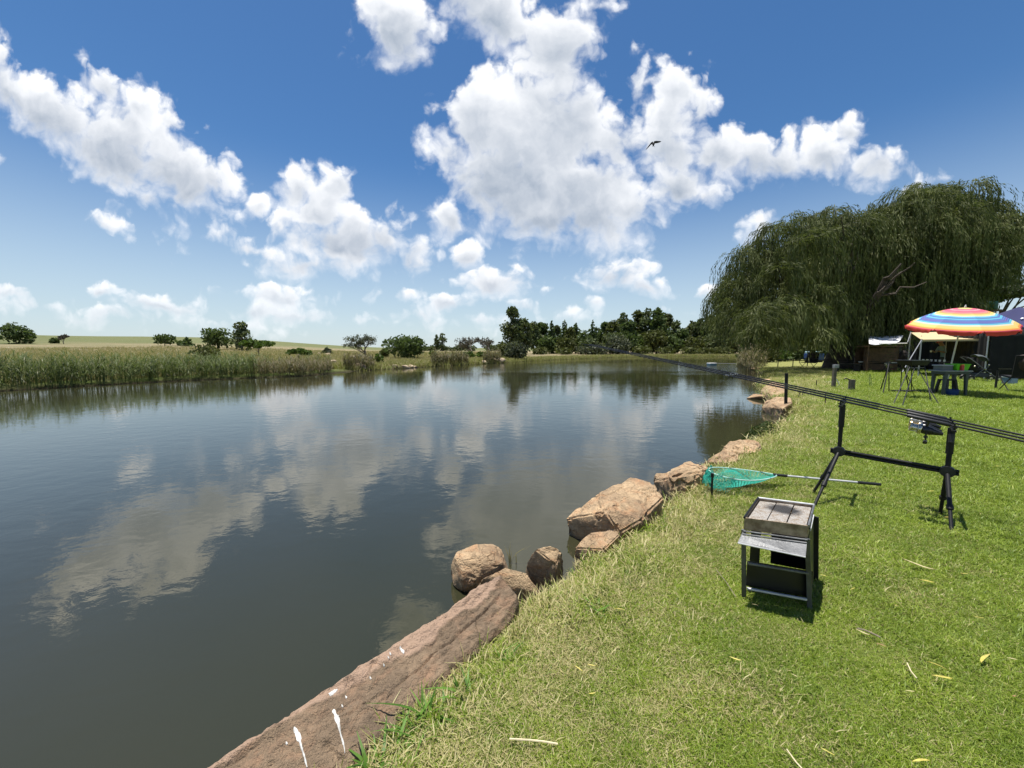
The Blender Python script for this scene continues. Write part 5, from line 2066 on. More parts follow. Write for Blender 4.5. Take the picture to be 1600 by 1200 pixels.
# ---------------------------------------------------------------- rainbow umbrella
def build_umbrella():
    b = gy(1508, 481, 11.0)
    d = V3(-.075, -.19, 1).normalized()
    foot = b - d * (b.z / d.z)
    root = thing('beach_umbrella', 'big rainbow striped beach umbrella tilted on a grey pole', 'umbrella', foot)
    MB().tube([foot - d * .1, b], .019, 10).build('pole', mat('umbrella_pole', (.55, .56, .58), .4, .3), root, smooth=True)
    MB().tube([b, b + d * .03, b + d * .07, b + d * .09], [.022, .026, .012, .004], 8).build('finial', M_white, root, smooth=True)
    Z = d
    X = V3(1, 0, 0) - Z * Z.x
    X.normalize()
    Yv = Z.cross(X)
    Rr, Hh = 1.17, .50
    top = b
    NS, NA = 30, 10
    M = bpy.data.materials.new('rainbow_cloth')
    M.use_nodes = True
    N = NT(M.node_tree)
    bs = N.n['Principled BSDF']
    t = N.new('ShaderNodeAttribute', attribute_name='band').outputs['Fac']
    yel, pk, org = (.86, .62, .18), (.78, .10, .20), (.88, .34, .10)
    cy, bl, vi = (.10, .52, .72), (.055, .17, .52), (.14, .10, .42)
    wh, rd, mg = (.82, .74, .52), (.66, .08, .06), (.40, .01, .07)
    col0 = N.ramp(t, [(0, yel), (.12, pk), (.20, (.86, .32, .36)), (.25, pk), (.34, (.84, .22, .22)), (.39, org), (.43, yel), (.485, wh), (.515, cy), (.557, bl), (.60, cy), (.634, bl), (.69, vi), (.72, bl),
                     (.758, cy), (.80, wh), (.836, yel), (.92, org), (.955, pk), (.975, rd), (.99, mg)], 'CONSTANT')
    thin = N.mr(N.m('SINE', N.m('MULTIPLY', t, 190.)), .35, .8, 0., .22)
    col = N.mix(N.m('MULTIPLY', N.m('MULTIPLY_ADD', thin, .75, .04), N.m('LESS_THAN', t, .90)), col0, (.85, .80, .72))
    N.put(bs.inputs['Base Color'], col)
    bs.inputs['Roughness'].default_value = .8
    bs.inputs['Specular IOR Level'].default_value = .2
    tr = N.new('ShaderNodeBsdfTranslucent')
    N.put(tr.inputs['Color'], col)
    mx = N.new('ShaderNodeMixShader')
    mx.inputs[0].default_value = .32
    N.l.new(bs.outputs[0], mx.inputs[1])
    N.l.new(tr.outputs[0], mx.inputs[2])
    N.l.new(mx.outputs[0], N.n['Material Output'].inputs['Surface'])

    def pt(ang, s):
        """s: 0 crown .. 1 rim; the cloth is tight between eight ribs and sinks a little between them."""
        k = ang / (2 * math.pi) * 8
        f = k - math.floor(k)
        chord = math.cos(math.pi / 8) / math.cos((f - .5) * math.pi / 4)
        r = Rr * s * (chord * (1 - .02 * s * math.sin(f * math.pi)))
        z = -Hh * (s ** 1.75) - .035 * s * math.sin(f * math.pi) * (1 - .4 * s)
        return top + X * r * math.cos(ang) + Yv * r * math.sin(ang) + Z * z
    off = .28
    o = foot
    for p in range(8):
        V, band = [], []
        for i in range(NS + 1):
            s = max(.012, i / NS)
            for j in range(NA + 1):
                ang = off + (p + j / NA) * math.pi / 4 - (0 if True else 0)
                # angle is measured from the ribs
                V.append(pt_at(pt, ang, off, s) - o)
                band.append(i / NS * .98)
        # valance
        for q, dz in ((1, .055), (2, .11)):
            for j in range(NA + 1):
                e = abs(j / NA - .5) * 2
                ang = off + (p + .5 + (j / NA - .5) * (1 - .03 * q)) * math.pi / 4
                drop = dz * (1 - (.75 if e > .93 else 0) * (q - .3)) * (1 - .1 * e)
                pp = pt_at(pt, ang, off, 1.0)
                V.append(pp - Z * drop + (pp - top).normalized() * .012 * math.sin(j * 2.1) - o)
                band.append(.99)
        W = NA + 1
        F = [(i * W + j, (i + 1) * W + j, (i + 1) * W + j + 1, i * W + j + 1) for i in range(NS + 2) for j in range(NA)]
        me = np_mesh('canopy_panel', V, F, [M], smooth=True)
        at = me.attributes.new('band', 'FLOAT', 'POINT')
        at.data.foreach_set('value', np.array(band, np.float32))
        link(bpy.data.objects.new('canopy_panel', me), root)
        ang = off + p * math.pi / 4
        MB().tube([pt_at(pt, ang, off, s) - Z * .012 for s in (.02, .3, .6, .85, 1.0)], .005, 5).build('rib', M_white, root, smooth=True)
        m = pt_at(pt, ang, off, .5) - Z * .02
        MB().tube([top - Z * .62, m], .004, 5).build('strut', M_white, root, smooth=True)


def pt_at(pt, ang, off, s):
    # rotate so that ribs fall on multiples of 45 degrees from `off`
    k = ang - off
    p = pt(k, s)
    c = pt(0, 0)
    # turn the point about the pole by `off`
    ax = (pt(0, 0) - (pt(0, 1.0) + pt(math.pi, 1.0)) / 2).normalized()
    return Matrix.Rotation(off, 3, ax) @ (p - c) + c


build_umbrella()


# ---------------------------------------------------------------- awning, tent, stall, gazebo
M_cream = leaf_mat('cream_cloth', (.68, .56, .36), (.70, .58, .38), .35, rough=.85)
M_tarp = mat('white_tarp', (.80, .80, .80), .6, var=.08, scale=3)
M_navy = mat('navy_cloth', (.022, .025, .10), .75, var=.25, scale=2)
M_grey_pole = mat('grey_pole', (.42, .43, .45), .4, .5)


def wavy_sheet(a, b, z0, z1, waves, amp, name, m, parent, n=60, nz=6, seed=0):
    """A hanging cloth from a to b with vertical folds."""
    a, b = Vector((a[0], a[1], 0)), Vector((b[0], b[1], 0))
    d = b - a
    nn = Vector((-d.y, d.x, 0)).normalized()
    V, F = [], []
    for k in range(nz + 1):
        z = z0 + (z1 - z0) * k / nz
        for i in range(n + 1):
            t = i / n
            w = amp * (math.sin(t * waves * 6.28 + seed) + .5 * math.sin(t * waves * 13.1 + seed * 2)) * (1.15 - .5 * k / nz)
            p = a + d * t + nn * w
            V.append((p.x, p.y, z))
    W = n + 1
    F = [(k * W + i, k * W + i + 1, (k + 1) * W + i + 1, (k + 1) * W + i) for k in range(nz) for i in range(n)]
    mb = MB().add(V, F)
    o = mb.build(name, m, parent, smooth=True)
    s = o.modifiers.new('cloth', 'SOLIDIFY')
    s.thickness = .006
    return o


def build_awning():
    A, B = gy(1440, 531, 18.0), gy(1549, 530, 16.6)
    D = gy(1423, 519.5, 20.4)
    C = D + (B - A)
    C.z = D.z
    g = V3(A.x, A.y, 0)
    root = thing('cream_awning', 'cream cloth awning on grey poles behind the rainbow umbrella', 'awning', g)
    # sagging roof cloth
    V, F = [], []
    n = 14
    for i in range(n + 1):
        for j in range(n + 1):
            p = A.lerp(B, i / n).lerp(D.lerp(C, i / n), j / n)
            V.append(p - V3(0, 0, .10 * math.sin(math.pi * i / n) * math.sin(math.pi * j / n)))
    W = n + 1
    F = [(i * W + j, (i + 1) * W + j, (i + 1) * W + j + 1, i * W + j + 1) for i in range(n) for j in range(n)]
    o = MB().add(V, F).build('roof_cloth', M_cream, root, smooth=True)
    s = o.modifiers.new('cloth', 'SOLIDIFY')
    s.thickness = .008
    MB().bar(A - V3(0, 0, .03), B - V3(0, 0, .03), .02, .09, up=(0, 0, 1)).build('front_hem', M_cream, root)
    for p in (A, B, D, C):
        f = V3(p.x, p.y, 0)
        if p is B:
            f = gz(1540, 590, 0)
        MB().tube([f, p + V3(0, 0, .04)], .024, 8).build('pole', M_grey_pole, root, smooth=True)
    f = gy(1422, 561, 16.6)
    MB().tube([A, V3(f.x, f.y, f.z), A + (V3(f.x, f.y, f.z) - A) * 1.6], .018, 8).build('brace', M_grey_pole, root, smooth=True)
    MB().tube([D, gy(1418, 535, 19.2)], .016, 8).build('brace', M_grey_pole, root, smooth=True)
    m = A.lerp(D, .45)
    MB().tube([V3(m.x + .25, m.y, 0), m + V3(.25, 0, .03)], .02, 8).build('pole', M_grey_pole, root, smooth=True)
    # tent behind
    a, b = gz(1418, 574, 0), gz(1566, 580, 0)
    a, b = V3(26.9, 25.5, 0), V3(31.5, 22.5, 0)
    t = thing('dark_tent', 'large dark canvas tent standing in the shade behind the awning', 'tent', (a + b) / 2)
    wavy_sheet(a, b, 0, 2.35, 9, .05, 'wall', M_canvas, t, n=120)
    back = V3(1.2, 2.6, 0)
    wavy_sheet(a, a + back, 0, 2.35, 4, .04, 'wall', M_canvas, t)
    MB().plate([a + V3(-.1, -.25, 2.34), b + V3(.1, -.25, 2.34), b + back + V3(0, 0, 2.7), a + back + V3(0, 0, 2.7)], .03).build('roof', M_canvas, t)
    gm = mat('grey_mesh', (.16, .17, .18), .8, var=.3, scale=4)
    d = (b - a).normalized()
    for px in (1504, 1511, 1519, 1527):
        for k in range(60):
            q = a + d * (8.5 * k / 60)
            if 800 + 600 * q.x / q.y > px:
                break
        q = q + V3(d.y, -d.x, 0) * .12
        MB().plate([q + V3(0, 0, 1.15), q + d * .17 + V3(0, 0, 1.15), q + d * .17 + V3(0, 0, 1.95), q + V3(0, 0, 1.95)], .02).build('window', gm, t)


build_awning()


def build_camp():
    # long dark table with white cups
    a, b = gy(1449, 567, 18.6), gy(1482, 567.5, 17.4)
    c = (a + b) / 2
    d = (b - a).normalized()
    L = 1.5
    z = .74
    root = thing('camp_table', 'long low dark camp table under the cream awning', 'table', V3(c.x, c.y, 0))
    ang = math.atan2(d.y, d.x)
    MB().box(V3(c.x, c.y, z - .02), (L, .6, .035), ang).build('tabletop', M_canvas, root)
    M = Matrix.Rotation(ang, 3, 'Z')
    for x in (-1, 1):
        for y in (-1, 1):
            p = V3(c.x, c.y, 0) + M @ V3(x * L * .46, y * .25, 0)
            MB().tube([p, p + V3(0, 0, z - .03)], .018, 6).build('leg', M_black, root, smooth=True)
    rr = random.Random(5)
    for k in range(6):
        p = V3(c.x, c.y, z) + M @ V3(-.62 + .25 * k + rr.uniform(-.04, .04), -.18, 0)
        o = MB().lathe([(.030, 0), (.042, .09), (.040, .09), (.028, .006)], p, 12, cap=False).build('white_cup', M_white, None, smooth=True, origin=p)
        tag(o, 'white cup, %s from the left in the row on the dark camp table' % ORD[k], 'cup', 'white cups on the camp table')
    # covered heap
    p = gz(1503, 580, 0)
    p = V3(p.x + 1.2, p.y - .8, 0)
    V, F = ICO[4]
    q = V * np.array([.75, .5, .62])
    q[:, 2] = np.maximum(q[:, 2], 0)
    q = q + unit(V) * (fbm(q * 2.5, 4) * .16)[:, None]
    q[:, 2] = np.maximum(q[:, 2], 0)
    o = bpy.data.objects.new('covered_heap', np_mesh('covered_heap', q * np.array([1, 1, 1.45]), F, [mat('slate_cover', (.075, .10, .12), .8, var=.35, scale=4)], smooth=True))
    o.location = p
    tag(link(o), 'slate blue cloth covered heap of gear under the awning', 'covered gear')
    # stall
    A = gy(1352, 566, 22.0)
    root = thing('brown_stall', 'low brown wooden counter under a white tarpaulin by the willow', 'stall', V3(A.x + 1, A.y, 0))
    x0, x1, y = A.x, gy(1402, 566, 22.0).x, 22.0
    zt = 1.3 + (546 - 541) / 600 * 22
    npl = 7
    for k in range(npl):
        zz = .12 + (zt - .22) * k / npl
        MB().box(((x0 + x1) / 2, y + .004 * (k % 2), zz + .09), (x1 - x0, .05, (zt - .22) / npl - .02)).build('plank', M_wood, root)
    for x in (x0 + .05, x1 - .05, (x0 + x1) / 2):
        MB().box((x, y + .09, zt / 2), (.09, .09, zt)).build('post', M_wood, root)
    MB().box(((x0 + x1) / 2, y + .2, zt), (x1 - x0 + .2, .7, .06)).build('counter_top', mat('rust_roof', (.22, .12, .075), .8, var=.4, scale=5), root)
    MB().box(((x0 + x1) / 2, y + .7, zt / 2), (x1 - x0, .05, zt - .1)).build('back_board', M_wood, root)
    a, b = gy(1357, 524, 23.5), gy(1413, 521.5, 23.5)
    c2, d2 = gy(1405, 534, 20.8), gy(1358, 537, 20.8)
    V, F = [], []
    n = 10
    for i in range(n + 1):
        for j in range(n + 1):
            p = d2.lerp(c2, i / n).lerp(a.lerp(b, i / n), j / n)
            V.append(p - V3(0, 0, .10 * math.sin(math.pi * i / n) + .03 * math.sin(j * 1.9 + i)))
    W = n + 1
    o = MB().add(V, [(i * W + j, (i + 1) * W + j, (i + 1) * W + j + 1, i * W + j + 1) for i in range(n) for j in range(n)]).build('tarpaulin', M_tarp, root, smooth=True)
    s = o.modifiers.new('cloth', 'SOLIDIFY')
    s.thickness = .008
    for p in (a, b, c2, d2):
        MB().tube([V3(p.x, p.y, 0), p], .02, 6).build('pole', M_wood, root)
    e, f = gy(1374, 537, 20.5), gy(1417, 536.5, 20.5)
    o = MB().tube([e, f], .03, 8).build('tarp_pole', M_white, root, smooth=True)
    # second anglers' rods in the shade
    p = gz(1366, 582, 0)
    root = thing('rod_pod', 'dark second rod pod standing farther off in the willow shade', 'rod pod', p)
    q0, q1 = gy(1345, 567, p.y + .5), gy(1388, 568, p.y - .3)
    MB().tube([q0, q1], .02, 6).build('crossbar', M_black, root)
    for s in (q0, q1):
        for dx in (-.3, .3):
            MB().tube([s, V3(s.x + dx, s.y + .1, 0)], .018, 6).build('leg', M_black, root)
        MB().box(s + V3(0, 0, .06), (.2, .08, .05)).build('rod_rest', M_white, root)
    for k, lab in enumerate(('far fishing rod in the willow shade, upper of two', 'far fishing rod in the willow shade, lower of two')):
        e0, e1 = gy(1393, 566.5 + 2 * k, p.y - .5), gy(1264 + 4 * k, 560.5 + 4 * k, p.y + 2.5)
        t = thing('fishing_rod', lab, 'fishing rod', e0, 0, 'far rods in the shade')
        MB().tube([e0, e0.lerp(e1, .35), e1], [.022, .014, .006], 6).build('blank', M_blank, t, smooth=True)
        MB().tube([e0 - (e1 - e0).normalized() * .4, e0], .026, 6).build('handle', M_white if k == 0 else M_cork, t, smooth=True)
        MB().ell(e0.lerp(e1, .06) - V3(0, 0, .08), (.08, .06, .06)).build('reel', M_silver, t, smooth=True)
    # dark bench
    p = gz(1322, 582, 0)
    root = thing('dark_bench', 'low dark bench in the willow shade behind the grey posts', 'bench', p)
    MB().box(p + V3(0, 0, .46), (1.5, .36, .06)).build('seat', M_black, root)
    for x in (-.6, .6):
        MB().box(p + V3(x, 0, .22), (.10, .32, .44)).build('leg', M_black, root)
    # rail by the shore
    p = gz(1216, 573, 0)
    root = thing('shore_rail', 'thin black rail on short posts by the far end of the lawn', 'rail', p)
    e0, e1 = gy(1216, 562, p.y), gy(1262, 561, p.y + 1)
    MB().tube([e0, e1], .02, 6).build('rail', M_black, root)
    for e in (e0, e0.lerp(e1, .5), e1):
        MB().tube([V3(e.x, e.y, -.1), e], .03, 6).build('post', M_black, root)
    # white bench by the bushes
    Y = 41.0
    e0, e1 = gy(1185, 547, Y), gy(1212, 546.5, Y)
    root = thing('white_bench', 'small white bench by the green bushes left of the willow', 'bench', V3((e0.x + e1.x) / 2, Y, 0))
    MB().box((e0 + e1) / 2, (e1.x - e0.x, .5, .10)).build('seat', M_white, root)
    for x in (e0.x + .2, e1.x - .2):
        MB().box(((x), Y, e0.z / 2), (.10, .4, e0.z)).build('leg', M_greyplastic, root)
    # blue and white cool box
    p = gz(1271, 566, 0)
    root = thing('cool_box', 'blue and white cool box in deep willow shade', 'cool box', p)
    MB().box(p + V3(0, 0, .55), (1.5, .8, .65)).build('body', M_blue, root, bevel=.05)
    MB().box(p + V3(-.2, 0, 1.0), (1.0, .8, .22)).build('lid', mat('pale_blue', (.35, .50, .55), .5), root, bevel=.05)
    MB().box(p + V3(0, 0, .12), (1.3, .7, .22)).build('base', M_black, root)


build_camp()


def build_pram():
    p = gz(1530, 596, 0)
    root = thing('pushchair', 'dark pushchair with a grey hood and shiny frame parked by the awning pole', 'pushchair', p)
    M = Matrix.Rotation(R(-25), 3, 'Z')

    def P(x, y, z):
        return p + M @ V3(x, y, z)
    for y in (-.24, .24):
        fr = MB().tube([P(-.52, y, .98), P(-.40, y, .90), P(.05, y, .45), P(.42, y, .12)], .016, 8)
        fr.tube([P(.10, y, .62), P(-.10, y, .42), P(-.34, y, .12)], .014, 8)
        fr.build('frame', M_steel, root, smooth=True)
        for x in (-.36, .44):
            w = Matrix.Rotation(R(90), 3, 'X')
            wo = MB().lathe([(.05, -.02), (.115, -.022), (.13, 0), (.115, .022), (.05, .02)], P(x, y, .13), 18, M @ w).build('wheel', M_blackplastic, root, smooth=True)
            MB().lathe([(.0, -.026), (.045, -.026), (.045, .026), (0, .026)], P(x, y, .13), 12, M @ w).build('rim', M_silver, wo, smooth=True)
    MB().tube([P(-.52, -.24, .98), P(-.56, 0, 1.0), P(-.52, .24, .98)], .018, 8).build('handle', M_blackplastic, root, smooth=True)
    s = MB().plate([P(-.16, -.22, .42), P(.22, -.22, .46), P(.22, .22, .46), P(-.16, .22, .42)], .07)
    s.plate([P(-.16, -.22, .42), P(-.16, .22, .42), P(-.34, .22, .95), P(-.34, -.22, .95)], .06)
    s.build('seat', M_canvas, root)
    V, F = [], []
    for i in range(9):
        a = R(100 - 95 * i / 8)
        for j in range(9):
            y = -.26 + .52 * j / 8
            r = .40 - .10 * ((j - 4) / 4) ** 2
            V.append(P(-.18 + r * math.cos(a) * .9, y, .80 + r * math.sin(a) * .75))
    F = [(i * 9 + j, (i + 1) * 9 + j, (i + 1) * 9 + j + 1, i * 9 + j + 1) for i in range(8) for j in range(8)]
    o = MB().add(V, F).build('hood', mat('hood_cloth', (.085, .10, .105), .85, var=.3, scale=8), root, smooth=True)
    sm = o.modifiers.new('cloth', 'SOLIDIFY')
    sm.thickness = .01
    MB().box(P(-.02, 0, .27), (.44, .38, .16), R(-25)).build('basket', mat('basket_cloth', (.07, .075, .09), .9, var=.4, scale=15), root, bevel=.03)
    for (x, y, z) in ((.1, -.25, .68), (.02, -.26, .52), (-.30, -.26, .62), (.18, -.24, .34)):
        MB().ell(P(x, y, z), (.035, .03, .035), 10, 6).build('buckle', M_silver, root, smooth=True)


build_pram()


def build_gazebo():
    A = gz(1537, 594, 0)
    A = V3(A.x, A.y, 0)
    e1 = V3(2.75, -1.35, 0)                 # along the wall we face
    e2 = V3(1.35, 2.75, 0)
    B, C, D = A + e1, A + e1 + e2, A + e2
    root = thing('navy_gazebo', 'navy blue pitched gazebo with a black hanging side wall', 'gazebo', (A + C) / 2)
    ez = 2.20
    top = (A + C) / 2 + V3(0, 0, 3.15)
    cor = [A, B, C, D]
    for i in range(4):
        a, b = cor[i] + V3(0, 0, ez), cor[(i + 1) % 4] + V3(0, 0, ez)
        V, F = [], []
        n = 8
        for r in range(n + 1):
            t = r / n
            for k in range(n + 1):
                p = top.lerp(a.lerp(b, k / n), t)
                p.z -= .06 * math.sin(math.pi * k / n) * math.sin(math.pi * t * .9)
                V.append(p)
        W = n + 1
        MB().add(V, [(r * W + k, (r + 1) * W + k, (r + 1) * W + k + 1, r * W + k + 1) for r in range(n) for k in range(n)]).build('roof_panel', M_navy, root, smooth=True)
        MB().plate([a - V3(0, 0, .22), b - V3(0, 0, .22), b, a], .01).build('valance', M_navy, root)
        MB().tube([cor[i], cor[i] + V3(0, 0, ez)], .022, 8).build('leg', M_grey_pole, root, smooth=True)
    o = wavy_sheet(A + V3(.05, -.05, 0), B, .12, ez - .05, 7, .012, 'side_wall', M_canvas, root, n=150)
    wavy_sheet(A, D, .12, ez - .05, 8, .03, 'side_wall', M_canvas, root, n=90)
    q = gz(1555, 608, 0)
    MB().tube([V3(q.x, q.y, 0), V3(q.x + .02, q.y, .62)], .028, 8).build('peg_post', M_black, root, smooth=True)
    MB().box(gz(1541, 595, .03), (.22, .1, .06)).build('weight', M_white, root)
    # illegible white print on the roof: a few slanted strokes
    a, b = cor[0] + V3(0, 0, ez), cor[1] + V3(0, 0, ez)
    rr = random.Random(2)
    for k in range(6):
        t = .62
        u = .30 + .05 * k
        p = top.lerp(a.lerp(b, u), t)
        p2 = top.lerp(a.lerp(b, u + .035), t - .055 - .02 * (k % 2))
        nrm = (b - a).cross(top - a).normalized()
        nrm = nrm if nrm.z > 0 else -nrm
        MB().bar(p + nrm * .02, p2 + nrm * .02, .05, .006, up=nrm).build('print_stroke', M_white, root)
    # things standing at its front
    p = gz(1577, 601, 0)
    t = thing('blue_cool_box', 'small grey blue cool box in front of the black gazebo wall', 'cool box', p)
    MB().box(p + V3(0, 0, .13), (.34, .26, .26), .2).build('body', mat('grey_blue_plastic', (.10, .17, .24), .5, var=.2), t, bevel=.02)
    MB().box(p + V3(0, 0, .285), (.36, .28, .05), .2).build('lid', mat('pale_grey_plastic', (.40, .45, .48), .5), t, bevel=.015)
    a = gz(1578, 605, .015)
    o = MB().plate([gz(1577, 604, .012), gz(1640, 606, .012), gz(1640, 600, .012), gz(1583, 599.5, .012)], .02).build('ground_sheet', M_tarp, None, origin=a)
    tag(o, 'white ground sheet on the grass at the right edge', 'ground sheet')
    # camp chair, seen at the border of the picture
    p = gz(1594, 613, 0)
    t = thing('camp_chair', 'black folding camp chair with a jacket over it at the right edge', 'chair', p)
    M = Matrix.Rotation(R(150), 3, 'Z')

    def P(x, y, z):
        return p + M @ V3(x * 1.25, y * 1.25, z * 1.12)
    for x in (-.27, .27):
        MB().tube([P(x, .25, 0), P(x, -.25, .42)], .014, 6).build('leg', M_black, t)
        MB().tube([P(x, -.25, 0), P(x, .25, .42)], .014, 6).build('leg', M_black, t)
        MB().tube([P(x, .25, .40), P(x, .34, 1.0)], .014, 6).build('back_post', M_black, t)
        MB().bar(P(x, -.25, .62), P(x, .28, .64), .07, .03).build('armrest', M_blackplastic, t)
        MB().tube([P(x, -.25, .42), P(x, -.25, .62)], .013, 6).build('arm_post', M_black, t)
    MB().plate([P(-.27, -.26, .44), P(.27, -.26, .44), P(.27, .25, .40), P(-.27, .25, .40)], .03).build('seat', M_canvas, t)
    wavy = [P(-.28, .27, .42), P(.28, .27, .42), P(.28, .35, 1.0), P(-.28, .35, 1.0)]
    MB().plate(wavy, .03).build('backrest', M_canvas, t)
    V, F = ICO[4]
    q = V * np.array([.30, .14, .30]) + unit(V) * (fbm(V * 2.2, 3) * .06)[:, None]
    pos = P(0, .30, .82)
    rot = np.array(M)
    o = MB().add([Vector(rot @ v) + pos for v in q], [tuple(f) for f in F]).build('jacket', mat('brown_black_cloth', (.045, .032, .026), .9, var=.5, scale=6), t, smooth=True)


build_gazebo()


def add_darkening_chairs():  # copies added among the unclear clutter to darken the willow shade
    src = [o for o in bpy.data.objects if o.get('category') == 'chair'][0]
    for px, py, rz, lab in ((1262, 578, 140, 'dark folding camp chair added to deepen the willow shade by the cool box'), (1342, 577, 70, 'dark folding camp chair added to deepen the willow shade left of the brown stall'),
                            (1418, 582, 200, 'dark folding camp chair added to deepen the shade between stall and awning')):
        c = copy_tree(src)
        c.location = gz(px, py, 0)
        c.rotation_euler = (0, 0, R(rz))
        c['label'] = lab


add_darkening_chairs()


def build_tank():
    Y = 27.0
    a, b = gy(1540, 484, Y), gy(1560, 473, Y)
    x = (a.x + b.x) / 2
    root = thing('green_tank', 'dark green water tank raised on a wooden tower behind the umbrella', 'water tank', (x, Y, 0))
    r = (b.x - a.x) / 2 / 1.5
    z0 = a.z
    h = b.z - a.z + .1
    MB().lathe([(r * .92, 0), (r, .05), (r, h * .3), (r * .985, h * .34), (r, h * .38), (r, h * .85), (r * .9, h * .93), (r * .35, h), (0, h)], (x, Y, z0), 24, cap=False).build('tank', mat('tank_green', (.012, .095, .05), .5, var=.2, scale=3), root, smooth=True)
    MB().box((x, Y, z0 - .06), (r * 2.4, r * 2.4, .12)).build('platform', M_wood, root)
    for sx in (-1, 1):
        for sy in (-1, 1):
            MB().bar(V3(x + sx * r * 1.1, Y + sy * r * 1.1, 0), V3(x + sx * r, Y + sy * r, z0 - .1), .12, .12).build('leg', M_wood, root)


build_tank()


# ---------------------------------------------------------------- person under the awning
def build_person():
    p = gy(1474, 575, 19.2)
    p.z = 0
    J = {}
    edges = []

    def j(n, co, r, par=None):
        J[n] = (Vector(co), r)
        if par:
            edges.append((par, n))
    j('pelvis', (0, 0, .95), (.155, .12))
    j('waist', (-.02, 0, 1.10), (.14, .11), 'pelvis')
    j('chest', (-.08, 0, 1.30), (.165, .12), 'waist')
    j('collar', (-.15, 0, 1.45), (.10, .08), 'chest')
    j('neck', (-.19, 0, 1.52), (.055, .055), 'collar')
    j('jaw', (-.25, 0, 1.575), (.075, .07), 'neck')
    j('skull', (-.285, 0, 1.66), (.085, .098), 'jaw')
    j('crown', (-.29, 0, 1.73), (.05, .06), 'skull')
    j('nose', (-.375, 0, 1.625), (.014, .014), 'jaw')
    for s, n in ((1, 'l'), (-1, 'r')):
        j('hip' + n, (0, .09 * s, .88), (.095, .095), 'pelvis')
        j('knee' + n, (-.05, .11 * s, .49), (.062, .062), 'hip' + n)
        j('ankle' + n, (.02, .12 * s, .09), (.042, .042), 'knee' + n)
        j('toe' + n, (-.16, .13 * s, .035), (.040, .03), 'ankle' + n)
        j('shoulder' + n, (-.12, .19 * s, 1.40), (.062, .062), 'collar')
        j('elbow' + n, (-.20, .24 * s, 1.14), (.044, .044), 'shoulder' + n)
        j('wrist' + n, (-.42, .15 * s, 1.20), (.030, .026), 'elbow' + n)
        j('palm' + n, (-.50, .12 * s, 1.22), (.036, .018), 'wrist' + n)
        for k in range(4):
            y = .12 * s + (k - 1.5) * .020
            j('f%d%s' % (k, n), (-.545, y, 1.225), (.0085, .0085), 'palm' + n)
            j('g%d%s' % (k, n), (-.575 - .006 * (k in (1, 2)), y, 1.205), (.0075, .0075), 'f%d%s' % (k, n))
        j('t' + n, (-.50, .12 * s - .045 * s, 1.235), (.010, .010), 'palm' + n)
        j('u' + n, (-.535, .12 * s - .055 * s, 1.225), (.008, .008), 't' + n)
    names = list(J)
    me = bpy.data.meshes.new('body')
    me.from_pydata([J[n][0] for n in names], [(names.index(a), names.index(b)) for a, b in edges], [])
    m = bpy.data.materials.new('skin_and_clothes')
    m.use_nodes = True
    N = NT(m.node_tree)
    bs = N.n['Principled BSDF']
    ob = N.new('ShaderNodeTexCoord').outputs['Object']
    x, y, z = N.sep(ob)
    c = N.mix(N.m('GREATER_THAN', z, .93), (.03, .032, .04), (.20, .27, .33))
    c = N.mix(N.m('GREATER_THAN', z, N.m('MULTIPLY_ADD', x, .25, 1.535)), c, (.36, .20, .13))
    c = N.mix(N.m('LESS_THAN', x, -.27), c, (.36, .20, .13))
    c = N.mix(N.m('LESS_THAN', z, .10), c, (.02, .02, .02))
    N.put(bs.inputs['Base Color'], c)
    bs.inputs['Roughness'].default_value = .75
    me.materials.append(m)
    root = thing('person', 'person in a grey blue shirt and red cap leaning forward under the awning', 'person', p)
    o = bpy.data.objects.new('body', me)
    link(o, root)
    sk = o.modifiers.new('skin', 'SKIN')
    sk.use_smooth_shade = True
    for i, n in enumerate(names):
        me.skin_vertices[0].data[i].radius = J[n][1]
        me.skin_vertices[0].data[i].use_root = (n == 'pelvis')
    sb = o.modifiers.new('smooth', 'SUBSURF')
    sb.levels = sb.render_levels = 1
    cap = MB()
    cap.lathe([(.104, 0), (.106, .03), (.092, .075), (.05, .105), (0, .112)], p + V3(-.285, 0, 1.665), 16, cap=False)
    cap.plate([p + V3(-.36, -.07, 1.672), p + V3(-.47, -.05, 1.650), p + V3(-.47, .05, 1.650), p + V3(-.36, .07, 1.672)], .008)
    cap.build('cap', mat('cap_red', (.40, .02, .025), .7), root, smooth=True)
    for s in (-1, 1):
        MB().ell(p + V3(-.28, .088 * s, 1.63), (.022, .010, .032), 8, 6).build('ear', M_skin, root, smooth=True)
        MB().ell(p + V3(-.357, .032 * s, 1.655), (.008, .011, .008), 8, 6).build('eye', M_black, root, smooth=True)
    MB().ell(p + V3(-.335, 0, 1.585), (.012, .024, .006), 8, 6).build('mouth', mat('lip', (.25, .09, .07), .5), root, smooth=True)
    c = p + V3(-.57, .12, 1.16)
    o = MB().lathe([(.032, 0), (.042, .10), (.040, .10), (.030, .006)], c, 12, cap=False).build('white_mug', M_white, None, smooth=True, origin=c)
    tag(o, 'white mug held in the hand of the person with the red cap', 'mug')


build_person()


